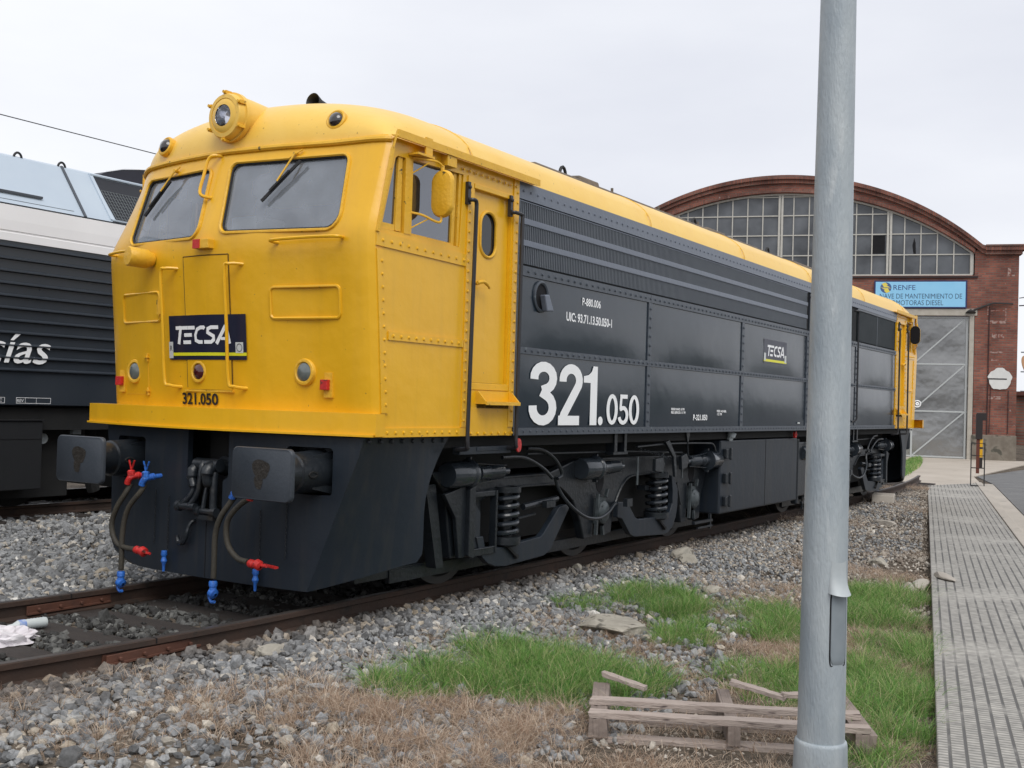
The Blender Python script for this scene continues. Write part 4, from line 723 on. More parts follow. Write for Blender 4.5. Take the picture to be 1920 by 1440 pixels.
        for k in range(4): a = PI/4+k*PI/2; m.bar((-.22, y+.13*math.cos(a), z+.13*math.sin(a)), (-.05, y+.185*math.cos(a), z+.185*math.sin(a)), .02, .05)
        m.build('buffer_housing', BOG, bf)
        m = MB(); m.tube([(-.27+.04*math.cos(t), y-.146, z-.01+.018*math.sin(t)) for t in [2*PI*k/16 for k in range(16)]], .008, 5, closed=True); m.build('inspection_slot', BLK, bf)
        m = MB(); m.box(-.06, -.03, y-.195, y+.195, z-.165, z+.175); m.build('buffer_flange', BOG, bf, bevel=.01)
    # draw hook and screw coupling
    m = MB(); m.box(.02, .12, -.24, .24, .58, 1.26); m.build('coupling_recess', BLK, P)
    m = MB(); m.tube(ease([(-.02, -.06, .985), (-.14, -.06, .99), (-.22, -.06, 1.0), (-.275, -.06, .96), (-.265, -.06, .88), (-.21, -.06, .84)]), [.055]*10+[.050]*10+[.036]*6+[.026]*5, 12); m.lathe((-.10, -.06, .985), (1, 0, 0), [(0, .06), (.0, .095), (.08, .10), (.08, .06)], 18); m.build('draw_hook', BOG, P)
    m = MB()
    m.tube(ease([(-.20, .115, 1.0), (-.235, .135, .965), (-.25, .13, .90), (-.255, .105, .83), (-.27, .125, .765), (-.285, .175, .715), (-.285, .19, .69)]), [.040]*6+[.046]*6+[.036]*6+[.024]*19, 10)
    m.tube(ease([(-.22, .035, 1.03), (-.25, .03, .98), (-.26, .03, .90), (-.265, .04, .82), (-.275, .07, .75), (-.29, .105, .70), (-.29, .115, .67)]), [.026]*6+[.022]*31, 10)
    m.lathe((-.285, .045, .690), (0, 1, 0), [(0, 0), (0, .030), (.16, .030), (.165, .042), (.195, .042), (.195, 0)], 14); m.lathe((-.20, -.12, 1.01), (0, 1, 0), [(0, 0), (0, .05), (.26, .05), (.26, 0)], 14)
    m.tube(ease([(-.22, -.085, .96), (-.23, -.09, .80), (-.23, -.09, .66)]), .030, 10); m.tube(ease([(-.22, -.02, .90), (-.24, -.01, .78), (-.25, .0, .67)]), .018, 8); m.lathe((-.25, -.15, .660), (0, 1, 0), [(0, 0), (0, .036), (.05, .036), (.05, .024), (.17, .024), (.17, .038), (.21, .038), (.21, 0)], 14); m.box(-.27, -.19, -.13, .03, .60, .635); m.build('screw_coupling', BOG, P)
    m = MB(); m.tube(ease([(-.20, .12, .575), (-.23, .137, .57), (-.25, .150, .53), (-.26, .165, .46), (-.26, .20, .405), (-.26, .25, .41), (-.26, .267, .455)], 5), [.016]*12+[.020]*12+[.018]*6+[.02], 8); m.build('coupling_rest_hook', BOG, P)
    # air hoses: (valve y, z, colour, path)
    def hose(path, r=.021): q = MB(); q.tube(ease(path, 6), r, 10); return q.build('air_hose', HOSE, P)
    def valve(y, z, m_, par, x=-.45):
        q = MB(); q.lathe((x+.13, y-.02, z+.055), (-1, .1, -.05), [(0, .018), (.06, .018), (.065, .027), (.085, .027), (.09, .020), (.12, .020)], 10); q.tube(ease([(x+.05, y-.01, z+.05), (x, y, z+.04), (x-.01, y+.02, z+.01), (x-.01, y+.03, z-.015)]), .025, 10)
        q.lathe((x, y, z+.05), (0, .1, 1), [(0, .028), (.035, .03), (.045, .018)], 8); q.bar((x, y, z+.09), (x, y+.03, z+.17), .012, .006); q.bar((x, y, z+.09), (x, y-.035, z+.17), .012, .006); return q.build('angle_valve', m_, par)
    def coup(y, z, m_, par, d=(0, 0, -1), x=-.45):
        q = MB(); d = Vector(d).normalized(); p = Vector((x, y, z)); q.lathe(p, d, [(-.01, .025), (.0, .031), (.03, .031), (.035, .026), (.07, .03)], 10); e = p+d*.08; q.lathe(e, (0, .8, .3), [(-.03, .012), (-.02, .036), (.02, .036), (.03, .012)], 12); q.tube(ease([e+Vector((0, .02, 0)), e+d*.03+Vector((0, .035, 0)), e+d*.065+Vector((0, .01, 0)), e+d*.06-Vector((0, .02, 0))], 4), .012, 7); return q.build('hose_coupling', m_, par)
    h = hose([(-.40, .655, .835), (-.43, .665, .77), (-.45, .735, .66), (-.45, .795, .54), (-.45, .785, .44), (-.45, .72, .365), (-.45, .62, .345), (-.45, .52, .342)]); valve(.625, .85, RED, h, -.42); coup(.50, .342, RED, h, (0, -1, -.10))
    h = hose([(-.40, .485, .84), (-.43, .50, .78), (-.45, .585, .68), (-.45, .645, .57), (-.45, .67, .42), (-.45, .668, .28), (-.45, .668, .17)]); valve(.455, .85, BLU, h, -.42); coup(.668, .150, BLU, h)
    h = hose([(-.40, -.51, .83), (-.43, -.475, .76), (-.45, -.41, .66), (-.45, -.365, .54), (-.45, -.36, .40), (-.45, -.36, .28), (-.45, -.358, .215)]); valve(-.53, .82, BLU, h, -.42); coup(-.357, .19, BLU, h)
    h = hose([(-.40, -.69, .83), (-.43, -.60, .775), (-.45, -.50, .67), (-.45, -.475, .57), (-.45, -.505, .46), (-.45, -.60, .385), (-.45, -.70, .37)]); valve(-.71, .82, RED, h, -.42); coup(-.725, .362, RED, h, (0, -1, -.02))
    for y, z, m_ in ((.43, .29, BLU), (-.56, .25, BLU), (-.80, .345, RED), (.60, .33, RED)):
        q = MB(); xx = vx(y, z)-.04
        if m_ is BLU: q.lathe((xx, y, z), (0, 0, -1), [(-.03, .0), (-.03, .022), (0, .026), (.02, .016), (.05, .026), (.075, .014), (.13, .010), (.13, 0)], 10)
        else: q.bar((xx-.13, y+.08, z+.0), (xx-.13, y-.08, z-.01), .032, .014)
        q = q.build('dummy_coupling', m_, P); c = MB()
        for k in range(18): t = z+.04+k*.024; c.tube([(vx(y, t)-.012+(k % 2)*.003+.005*math.cos(a), y+(.008 if k % 2 else .003)*math.cos(a)+.0*k, t+.014*math.sin(a)) for a in [2*PI*j/6 for j in range(6)]], .0022, 4, closed=True)
        c.build('safety_chain', BOG, q)
def tecsa(fn, W_, H_, par):
    """slanted heavy capitals of the company mark"""
    sh = .16; w = .20
    def g(x0, sx): return lambda u, v, o=0.: fn((x0+u*sx+v*sh)*W_, v*H_, o)
    m = MB(); k = 0
    def st(pts, wid, x0, sx, closed=False):
        nonlocal k
        q = [(x0+u*sx+v*sh*H_/W_*1.4, v) for u, v in pts]; q = [(a*W_, b*H_) for a, b in q]; ribbon(m, q, wid*H_, lambda u, v, o: fn(u, v, o), k*.00025, closed); k += 1
    st([(0, .90), (1.18, .90)], w, .0, .19); st([(.50, 1.0), (.50, .0)], w*1.15, .0, .19)
    st([(.22, .90), (1.0, .90)], w, .19, .17); st([(.05, .50), (.95, .50)], w, .17, .16); st([(.05, .10), (.95, .10)], w, .17, .16)
    st([(.98, .82), (.88, .90), (.55, .90), (.2, .80), (.08, .5), (.2, .2), (.55, .10), (.95, .10)], w, .375, .17)
    st([(1.0, .90), (.42, .90), (.18, .82), (.2, .62), (.45, .52), (.72, .42), (.78, .22), (.6, .10), (.0, .10)], w, .565, .19)
    st([(.0, .0), (.48, .98)], w*1.1, .765, .20); st([(.50, 1.0), (.98, .0)], w*1.1, .765, .20); st([(.28, .28), (.82, .28)], w*.8, .765, .20)
    return m.build('company_lettering', WHT, par)
glass_clear = glassmat('headlamp_glass', (.95, .95, .97), .97, dfac=.02)
END1 = bpy.data.objects.new('cab', None); col.objects.link(END1); END1.parent = LOCO
cab(END1, False)
def copy_tree(o, parent, depth=0):
    c = o.copy(); col.objects.link(c); c.parent = parent
    for ch in [x for x in bpy.data.objects if x.parent == o]: copy_tree(ch, c)
    return c
_kids = {}
for x in bpy.data.objects: 
    if x.parent: _kids.setdefault(x.parent.name, []).append(x)
def copy_tree(o, parent):
    c = o.copy(); col.objects.link(c); c.parent = parent
    for ch in _kids.get(o.name, []): copy_tree(ch, c)
    return c
END2 = copy_tree(END1, LOCO); END2.location = (LX, 0, 0); END2.rotation_euler = (0, 0, PI)
END1.empty_display_size = END2.empty_display_size = .2
# the children of the two cab Empties become parts of the locomotive itself
for E in (END1, END2):
    for ch in [x for x in bpy.data.objects if x.parent == E]:
        if E is END2: ch.matrix_basis = Matrix.Translation((LX, 0, 0)) @ Matrix.Rotation(PI, 4, 'Z') @ ch.matrix_basis
        ch.parent = LOCO
    bpy.data.objects.remove(E)
# ---- body between the cabs
X0, X1 = 1.722, LX-1.722
rf = MB(); rf.grid(lambda u, v: (1.045+(LX-2.09)*u, -HW+2*HW*v, roofz(-HW+2*HW*v)), 40, 48); rf.build('roof', YELR, LOCO)
for x in (1.05, 4.3, 7.0, 9.7, LX-1.05, 12.6):
    rb = MB(); rb.tube([(x, y, roofz(y)+.002) for y in [HW*math.sin(t*PI/60) for t in range(-30, 31)]], .006, 5); rb.build('roof_seam', YELR, LOCO)
xg = [X0, 4.325, 7.01, 9.60]; RX0 = 12.20
for sy in (-1, 1):
    Q = lambda x, z, off=0.: (x, sy*(HW+off), z)
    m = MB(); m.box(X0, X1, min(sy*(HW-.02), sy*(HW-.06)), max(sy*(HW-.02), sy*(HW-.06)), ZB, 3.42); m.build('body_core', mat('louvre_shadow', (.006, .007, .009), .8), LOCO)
    # smooth lower panels
    segs = [(X0, 4.28), (4.365, 6.965), (7.05, 9.56), (RX0, X1-.0)]
    m = MB()
    for a, b in segs:
        for z0, z1 in ((1.343, 1.968), (2.03, 2.63)):
            m.grid(lambda u, v, a=a, b=b, z0=z0, z1=z1: (a+(b-a)*u, sy*(HW-.006+.013*math.sin(u*PI)**.6*math.sin(v*PI)**.8), z0+(z1-z0)*v), 16, 8)
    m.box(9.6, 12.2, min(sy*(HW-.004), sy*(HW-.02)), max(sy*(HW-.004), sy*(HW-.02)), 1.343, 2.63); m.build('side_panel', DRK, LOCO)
    b = MB(); rv = []
    def band(x0, x1, z0, z1, o=.008): b.box(x0, x1, min(sy*(HW+o), sy*(HW-.02)), max(sy*(HW+o), sy*(HW-.02)), z0, z1)
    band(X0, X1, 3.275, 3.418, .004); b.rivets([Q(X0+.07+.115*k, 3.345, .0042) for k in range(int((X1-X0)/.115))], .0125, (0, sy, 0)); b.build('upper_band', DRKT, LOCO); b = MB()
    for a, c in zip(xg[:-1], xg[1:]): band(a, c-.004, 2.632, 2.715, .008); band(a, c-.004, 1.970, 2.028, .008)
    band(9.6, X1, 2.632, 2.715, .0075); band(9.6, X1, 1.970, 2.028, .0075)
    band(X0, X1, ZB, 1.342, .012)
    rv += [(X0+.06+.115*k, 2.672) for k in range(int((X1-X0)/.115))]+[(X0+.06+.104*k, 1.999) for k in range(int((X1-X0)/.104))]+[(X0+.06+.105*k, 1.312) for k in range(int((X1-X0)/.105))]
    for x in (4.28, 6.965, 9.55, RX0-.08): band(x, x+.085, 1.343, 1.969, .006); band(x, x+.085, 2.029, 2.631, .006); rv += [(x+.042, 1.40+.095*k) for k in range(6)]+[(x+.042, 2.09+.095*k) for k in range(6)]
    band(X0, X0+.03, 1.343, 3.27, .003)
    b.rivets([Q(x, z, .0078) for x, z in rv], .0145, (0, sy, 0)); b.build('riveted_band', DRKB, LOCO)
    # louvres
    m = MB()
    for z0, z1 in ((3.120, 3.255), (2.937, 3.068), (2.735, 2.885)):
        for k in range(int((9.55-X0-.05)/.030)):
            x = X0+.05+k*.030; m.box(x, x+.011, min(sy*(HW-.019), sy*(HW-.001)), max(sy*(HW-.019), sy*(HW-.001)), z0, z1)
    m.build('louvre_bank', mat('louvre_paint', (.085, .098, .118), .4, c2=(.11, .125, .145), ns=5), LOCO, fix=False)
    m = MB()
    for z0, z1 in ((3.068, 3.120), (2.885, 2.937)): m.box(X0+.03, 9.56, min(sy*(HW+.004), sy*(HW-.02)), max(sy*(HW+.004), sy*(HW-.02)), z0, z1)
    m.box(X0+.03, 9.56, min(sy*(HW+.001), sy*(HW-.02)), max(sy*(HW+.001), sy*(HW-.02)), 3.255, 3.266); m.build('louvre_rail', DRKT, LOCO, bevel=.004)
    # coarser louvre screens of the far bay
    m = MB(); m.box(RX0, X1-.05, min(sy*(HW-.03), sy*(HW-.02)), max(sy*(HW-.03), sy*(HW-.02)), 2.72, 3.27)
    for k in range(76): x = RX0+.04+k*.0325; m.box(x, x+.014, min(sy*(HW-.022), sy*(HW-.004)), max(sy*(HW-.022), sy*(HW-.004)), 2.735, 3.235)
    m.build('radiator_screen', mat('radiator_dark', (.02, .028, .034), .5), LOCO, fix=False)
    m = MB(); m.box(13.45, 13.475, min(sy*HW, sy*(HW-.02)), max(sy*HW, sy*(HW-.02)), 2.72, 3.25); m.box(RX0, X1-.05, min(sy*(HW+.006), sy*(HW-.02)), max(sy*(HW+.006), sy*(HW-.02)), 3.24, 3.268); m.build('screen_bar', DRKB, LOCO)
    # body-side door with its poles, far from the camera
    m = MB(); m.box(9.66, 10.32, min(sy*(HW-.001), sy*(HW-.019)), max(sy*(HW-.001), sy*(HW-.019)), 1.36, 3.26); m.build('body_side_door', DRKM, LOCO)
    for x in (9.70, 10.26, 12.05):
        m = MB(); m.tube(ease([Q(x-.06, 3.2, .0), Q(x-.05, 3.21, .05), Q(x, 3.17, .06), Q(x, 2.9, .06), Q(x, 1.6, .06), Q(x, 1.45, .06), Q(x-.03, 1.40, .0)]), .015, 8); m.build('grab_pole', MATS['black_pole_paint'], LOCO)
# ---- writing on the near side
def sf(off=.003): return lambda u, v, o=0.: (u, -(HW+off+.004+o), v)
F0 = sf()
m = MB(); k = 0
def put(ch, x0, z0, sx, h, w):
    global k
    for st in digit(ch, w):
        pts, wd = st[0], st[1]; ribbon(m, pts, wd, lambda u, v, o: F0(x0+u*sx, z0+v*h, o), k*.0003, len(st) > 2); k += 1
put('3', 1.977, 1.362, .85, .555, .155); put('2', 2.470, 1.362, .82, .555, .155)
m.add([F0(2.918+u*.84, 1.362+v*.555, .001) for u, v in ONE], [tuple(range(len(ONE)))])
m.add([F0(3.262+.048*math.cos(2*PI*t/18)+.01, 1.402+.042*math.sin(2*PI*t/18), .001) for t in range(18)], [tuple(range(18))])
m.build('side_number_large', WHT, LOCO)
m = MB()
put('0', 3.388, 1.362, .50, .305, .125); put('5', 3.638, 1.362, .46, .305, .13); put('0', 3.868, 1.362, .49, .305, .125); m.build('side_number_small', WHT, LOCO)
text_mesh('P-880.006', .098, lambda u, v: F0(2.86+u, 2.475+v), 'side_lettering', WHT, LOCO, fit=.36, offset=.002)
text_mesh('UIC: 93.71.13.50.050-1', .110, lambda u, v: F0(2.57+u, 2.31+v), 'side_lettering', WHT, LOCO, fit=.89, offset=.0026)
text_mesh('P-321.050', .088, lambda u, v: F0(5.50+u, 1.415+v), 'side_lettering', WHT, LOCO, fit=.41, offset=.0025)
text_mesh('FRENO MANO: 18 TM\nPESO SERVICIO: 111 TM', .036, lambda u, v: F0(4.90+u, 1.52+v), 'side_lettering', WHT, LOCO, fit=.38, offset=.0012)
text_mesh('PESO ADHER.\n112 TM', .036, lambda u, v: F0(6.20+u, 1.51+v), 'side_lettering', WHT, LOCO, fit=.30, offset=.0012)
q = MB(); q.add([F0(7.75, 2.170), F0(8.655, 2.170), F0(8.655, 2.482), F0(7.75, 2.482)], [(0, 1, 2, 3)]); stk = q.build('company_sticker', NAVY, LOCO)
q = MB(); q.add([F0(7.75, 2.190, .001), F0(8.655, 2.190, .001), F0(8.655, 2.222, .001), F0(7.75, 2.222, .001)], [(0, 1, 2, 3)]); q.build('lime_line', LIME, stk)
tecsa(lambda u, v, o: F0(7.86+u, 2.265+v, .0015+o), .70, .145, stk)
for x in (7.755, 8.57):
    q = MB(); q.add([F0(x, 2.200, .002), F0(x+.075, 2.200, .002), F0(x+.075, 2.30, .002), F0(x, 2.30, .002)], [(0, 1, 2, 3)]); q.build('label_panel', STK, stk)
q = MB(); q.add([F0(9.20, 1.372), F0(9.30, 1.372), F0(9.30, 1.392), F0(9.20, 1.392)], [(0, 1, 2, 3)]); q.build('label_panel', STK, LOCO)
# oval filler with its flap
q = MB(); PPf = [(2.118+.108*math.cos(2*PI*t/28), 2.478+.125*math.sin(2*PI*t/28)) for t in range(28)]; q.tube([(x, -HW-.006, z) for x, z in PPf], .016, 6, closed=True); fl = q.build('filler_rim', DRKB, LOCO)
q = MB(); q.add([(x, -HW-.005, z) for x, z in PPf], [tuple(range(28))]); q.build('filler_opening', HOLE, fl)
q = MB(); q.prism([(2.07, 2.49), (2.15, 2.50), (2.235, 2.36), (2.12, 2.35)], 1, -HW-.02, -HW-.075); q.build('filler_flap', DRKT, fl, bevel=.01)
# ---- things on the roof
RM = mat('sooty_roof_metal', (.10, .085, .07), .8, c2=(.20, .16, .12), ns=8, bump=.5, bs=30)
q = MB(); q.prism([(-.90, 3.80), (-.86, 3.90), (-.70, 3.925), (-.45, 3.935), (-.45, 3.80)], 0, 4.28, 9.2); q.build('roof_walkway', RM, LOCO, bevel=.01)
q = MB(); q.prism([(-.90, 3.80), (-.87, 3.90), (-.45, 3.925), (-.45, 3.8)], 0, 3.0, 4.0); q.prism([(-.90, 3.80), (-.86, 3.94), (-.45, 3.965), (-.45, 3.8)], 0, 3.9, 4.32); q.build('exhaust_hatch', RM, LOCO, bevel=.02)
q = MB(); q.prism([(-.90, 3.80), (-.86, 3.92), (-.45, 3.95), (-.45, 3.8)], 0, 7.35, 7.95); q.prism([(-.90, 3.80), (-.86, 3.92), (-.45, 3.95), (-.45, 3.8)], 0, 10.8, 11.9); q.box(9.2, 14.0, -.85, -.4, 3.80, 3.905); q.build('roof_hatch', RM, LOCO, bevel=.02)
for x in (3.78, 10.0, 7.2):
    q = MB(); q.tube([(x+.07*math.cos(t*PI/8), -.72, 3.88+.135*math.sin(t*PI/8)) for t in range(9)], .017, 7); q.build('lifting_eye', RUB, LOCO)
q = MB(); q.lathe((.55, -.28, 3.82), (0, 0, 1), [(0, .05), (.10, .05), (.11, .0)], 12); q.lathe((.62, -.28, 3.925), (-1, 0, .1), [(-.30, .02), (-.1, .03), (.04, .045), (.11, .068), (.12, .071), (.11, .06), (.0, .03)], 20); q.build('roof_horn', RUB, LOCO)
for x in (4.7, 5.9, 7.1): 
    q = MB(); q.cyl((x, -.82, 3.85), (x, -.82, 3.95), .016, 8); q.build('roof_bolt', RM, LOCO)
# ---- underframe and tanks
q = MB(); q.box(.75, LX-.75, -1.05, 1.05, .95, 1.27); q.box(.75, LX-.75, -1.38, 1.38, 1.18, 1.272); q.box(.8, LX-.8, -.35, .35, .40, .95); q.build('underframe', BLK, LOCO)
for sy in (-1, 1):
    a = lambda y0, y1: (min(sy*y0, sy*y1), max(sy*y0, sy*y1))
    q = MB(); q.box(6.62, 9.56, *a(.7, 1.40), .265, 1.165); tk = q.build('fuel_tank', DRKM, LOCO, bevel=.02)
    q = MB()
    q.box(8.22, 8.228, *a(1.40, 1.4025), .28, 1.16); q.build('tank_joint', HOLE, tk)
    for z in (.42, .70, 1.0):
        q = MB(); q.box(6.70, 6.83, *a(1.40, 1.45), z-.06, z+.06); q.box(6.80, 6.85, *a(1.44, 1.47), z-.075, z+.075); q.build('tank_hinge', BOG, tk, bevel=.01)
    q = MB(); q.lathe((6.90, sy*1.40, 1.17), (0, sy*.4, 1), [(0, .04), (.05, .04), (.05, .055), (.10, .055), (.11, .0)], 12); q.build('tank_cap', STEEL, tk)
    q = MB(); q.box(9.62, 10.55, *a(.75, 1.36), .30, 1.1); q.box(9.60, 9.66, *a(1.3, 1.4), .2, 1.15); q.build('battery_box', BOG, LOCO, bevel=.02)
    q = MB()
    for k in range(6): aa = k*PI/3; q.lathe((9.33+.035*math.cos(aa), sy*1.42, 1.215+.035*math.sin(aa)), (0, sy, 0), [(0, .018), (.03, .018), (.035, 0)], 8)
    q.build('red_stop_valve', RED, LOCO)
q = MB(); q.lathe((1.80, -1.515, 1.195), (.2, -1, 0), [(0, 0), (0, .058), (.012, .058), (.012, 0)], 22); q.build('red_indicator_disc', RED, LOCO)
q = MB(); q.box(1.02, 1.76, -1.47, -1.40, 1.13, 1.19); q.box(1.25, 1.60, -1.475, -1.47, 1.155, 1.185); q.build('step_rail', DRKM, LOCO, bevel=.008)
# ---- bogies
def bogie(P):
    for x in (1.54, 3.86, 6.18):
        for s in (-1, 1):
            q = MB(); prof = [(-.07, 0), (-.07, .13), (-.02, .16), (-.02, .42), (-.065, .44), (-.065, .50), (.065, .505), (.065, .53), (.09, .53), (.09, .42), (.03, .40), (.03, .0)]
            q.lathe((x, s*.87, .50), (0, -s, 0), prof, 40); w = q.build('wheel', mat('wheel_steel', (.035, .036, .04), .5, metal=.3, c2=(.06, .055, .05), ns=5), P)
        q = MB(); q.cyl((x, -.9, .50), (x, .9, .50), .09, 16); q.cyl((x+.35, -.55, .52), (x+.35, .55, .52), .33, 24); q.build('axle', BLK, P)
    for s in (-1, 1):
        yo, yi = s*1.21, s*1.12
        def pl(PP, name='bogie_frame', y0=yo, y1=yi, mt=BOG, bev=.012): q = MB(); q.prism(PP, 1, y0, y1); return q.build(name, mt, P, bevel=bev)
        # cast upper frame: beam with three pedestals
        F = [(1.0, .98), (1.20, .80), (1.26, .45), (1.30, .26), (1.45, .26), (1.47, .62), (1.60, .62), (1.62, .26), (1.74, .28), (1.72, .70), (1.95, .79), (2.7, .79), (3.05, .77), (3.32, .62), (3.48, .40), (3.56, .22), (3.74, .22), (3.76, .60), (3.96, .60), (3.98, .22), (4.14, .24), (4.18, .50), (4.38, .72), (4.62, .80), (5.5, .80), (5.72, .66), (5.86, .42), (5.92, .2), (6.06, .2), (6.08, .66), (6.28, .66), (6.30, .2), (6.46, .22), (6.50, .50), (6.62, .72), (6.80, .90), (6.80, .98), (4.3, 1.02), (3.4, 1.02), (2.85, .905), (2.1, .905), (1.75, .95)]
        fr = pl(F); 
        q = MB(); q.tube([(1.95, s*1.215, .895), (2.85, s*1.215, .895)], .012, 6); q.tube(ease([(1.78, s*1.215, .775), (1.9, s*1.215, .80), (2.7, s*1.215, .80), (3.02, s*1.215, .78), (3.3, s*1.215, .63)]), .012, 6); q.build('frame_flange', BOG, fr); q = MB(); q.tube(ease([(4.2, s*1.215, .53), (4.38, s*1.215, .73), (4.62, s*1.215, .81), (5.45, s*1.215, .81)]), .012, 6); q.tube(ease([(5.75, s*1.215, .68), (5.88, s*1.215, .42)]), .012, 6); q.build('frame_flange', BOG, fr)
        # oval lightening holes above the axle boxes
        for x in (3.86, 6.18):
            q = MB(); PP = [(x+.085*math.cos(t), .80+.13*math.sin(t)) for t in [2*PI*k/20 for k in range(20)]]; q.prism(PP, 1, s*1.213, s*1.208); q.build('frame_hole', HOLE, fr)
        # equaliser beams shaped like boats
        for A, B in (((1.50, .42), (3.12, .60)), ((4.10, .56), (5.68, .46))):
            if A[0] < 2: PP = [(1.56, .42), (1.60, .32), (1.66, .24), (1.74, .185), (1.86, .145), (2.02, .13), (2.66, .155), (2.78, .19), (3.12, .565), (3.06, .60), (2.93, .585), (2.66, .365), (2.60, .335), (1.96, .30), (1.70, .31), (1.66, .42)]
            else: PP = [(4.14, .40), (4.24, .38), (4.44, .20), (4.54, .165), (5.28, .125), (5.42, .14), (5.52, .20), (5.60, .30), (5.64, .42), (5.64, .62), (5.54, .74), (5.46, .78), (5.50, .60), (5.50, .46), (5.44, .37), (5.34, .325), (4.62, .345), (4.55, .37), (4.36, .54), (4.14, .56)]
            e = pl(PP, 'equaliser_beam', s*1.285, s*1.225, DRKM, .006)
        for x in (2.07, 5.17):
            q = MB(); tt = [k*.35 for k in range(int(2*PI*5.2/.35)+1)]; q.tube([(x+.105*math.cos(t), s*1.235+.105*math.sin(t), .375+t/(2*PI*5.2)*.39) for t in tt], .0235, 8); q.build('coil_spring', mat('glossy_spring_paint', (.018, .023, .030), .26, coat=.25), P)
            q = MB(); q.lathe((x, s*1.235, .77), (0, 0, 1), [(0, 0), (0, .135), (.05, .135), (.05, .10)], 22); q.lathe((x, s*1.235, .30), (0, 0, 1), [(0, 0), (0, .10), (.02, .14), (.085, .14), (.085, .0)], 22); q.cyl((x, s*1.235, .3), (x, s*1.235, .8), .06, 12); q.build('spring_seat', BOG, P)
            q = MB(); q.bar((x-.10, s*1.29, .33), (x+.10, s*1.30, .20), .035, .02); q.cyl((x+.10, s*1.29, .20), (x+.10, s*1.315, .20), .022, 8); q.build('beam_strap', BLK, P)
        # axle boxes
        for x in (3.86, 6.18):
            q = MB(); q.box(x-.11, x+.11, *sorted((s*1.10, s*1.23)), .36, .62); q.lathe((x, s*1.22, .47), (0, s, 0), [(0, .115), (.05, .115), (.07, .09), (.085, .04), (.085, 0)], 18)
            for k in range(4): aa = PI/4+k*PI/2; q.lathe((x+.085*math.cos(aa), s*1.27, .47+.085*math.sin(aa)), (0, s, 0), [(0, .016), (.02, .016), (.02, 0)], 6)
            q.bar((x-.13, s*1.25, .25), (x-.10, s*1.25, .66), .03, .03); q.bar((x+.07, s*1.25, .62), (x+.10, s*1.25, .70), .03, .03); q.bar((x+.0, s*1.25, .33), (x+.02, s*1.25, .24), .03, .03); q.build('axle_box', mat('worn_axle_box', (.022, .028, .032), .4, c2=(.075, .09, .098), ns=14), P)
        # open guard with a window by the first axle
        q = MB(); q.prism(rpoly([(1.40, .83), (1.40, .28), (1.485, .25), (1.485, .86)], .02), 1, s*1.32, s*1.24)
        q.box(1.48, 1.83, *sorted((s*1.30, s*1.26)), .265, .325); q.box(1.48, 1.84, *sorted((s*1.30, s*1.26)), .755, .80); q.box(1.81, 1.835, *sorted((s*1.31, s*1.24)), .27, .80); q.box(1.485, 1.82, *sorted((s*1.305, s*1.28)), .315, .328); q.prism([(1.1, .80), (1.40, .86), (1.40, .27), (1.32, .27), (1.26, .60)], 1, s*1.28, s*1.24); q.build('axle_guard', BOG, P, bevel=.006)
        q = MB(); q.prism([(1.50, .33), (1.63, .33), (1.63, .62), (1.56, .69), (1.50, .69)], 1, s*1.27, s*1.24); q.build('guard_plate', DRKM, P)
        q = MB(); q.prism([(.95, .88), (1.08, .88), (1.22, .20), (1.12, .20)], 1, s*1.2, s*1.1); q.box(.7, 6.6, *sorted((s*1.02, s*1.06)), .115, .215); q.box(.30, 1.2, *sorted((s*1.00, s*1.05)), .16, .23); q.build('brake_rigging', BOG, P)
        # brake cylinders
        def cylr(x0, d, z, y, nm='brake_cylinder'):
            q = MB(); q.lathe((x0, s*y, z), (d, 0, 0), [(0, 0), (0, .095), (.02, .108), (.28, .108), (.29, .122), (.315, .122), (.32, .055), (.42, .052), (.425, .07), (.44, .07), (.445, .058), (.56, .058)]+[(.56+.02*k, .066 if k % 2 else .052) for k in range(1, 12)]+[(.80, .03), (.90, .03), (.90, 0)], 26)
            q.bar((x0+d*.305, s*y, z-.14), (x0+d*.305, s*y, z+.14), .02, .05)
            for dy in (-.09, .09): q.tube([(x0+d*.3, s*(y+.02)+dy*0-.0, z+dy), (x0+d*.85, s*(y+.02), z+dy*.6)], .007, 5)
            q.build(nm, mat('glossy_cylinder_paint', (.018, .024, .032), .22, c2=(.03, .037, .046), ns=10, coat=.4), P)
        cylr(1.13, 1, .955, 1.27); cylr(3.34, 1, .925, 1.27); cylr(6.66, -1, .93, 1.33)
        for x, z0, z1 in ((4.62, .72, 1.02), (5.78, .74, 1.02), (5.25, .80, 1.05)):
            q = MB(); q.bar((x-.12, s*1.32, z0), (x-.12, s*1.32, z1), .03, .012); q.build('hanger_strap', MATS['worn_axle_box'], P)
        q = MB(); q.prism([(4.78, .86), (4.95, .84), (5.02, .93), (4.95, 1.0), (4.78, .99)], 1, s*1.40, s*1.36); q.prism([(5.48, .85), (5.62, .87), (5.68, .95), (5.60, 1.03), (5.46, 1.0)], 1, s*1.40, s*1.36); q.prism([(4.98, 1.17), (5.08, 1.19), (5.26, 1.02), (5.30, .78), (5.25, .78), (5.20, 1.0)], 1, s*1.42, s*1.39); q.build('brake_lever', BOG, P, bevel=.004)
        q = MB()
        for pth in ([(2.35, 1.40, 1.15), (2.62, 1.40, 1.13), (2.86, 1.40, 1.03), (2.98, 1.40, .90), (2.90, 1.40, .86)], [(1.95, 1.40, 1.08), (2.3, 1.40, 1.07), (2.62, 1.40, .97), (2.80, 1.40, .87)], [(2.92, 1.36, .87), (2.98, 1.38, .74), (3.12, 1.42, .60), (3.38, 1.44, .475), (3.66, 1.44, .44), (3.90, 1.42, .48), (4.05, 1.40, .54), (4.14, 1.38, .55)]):
            q.tube(ease([(x-.10, s*(y-.07), z) for x, y, z in pth], 5), .0165, 8)
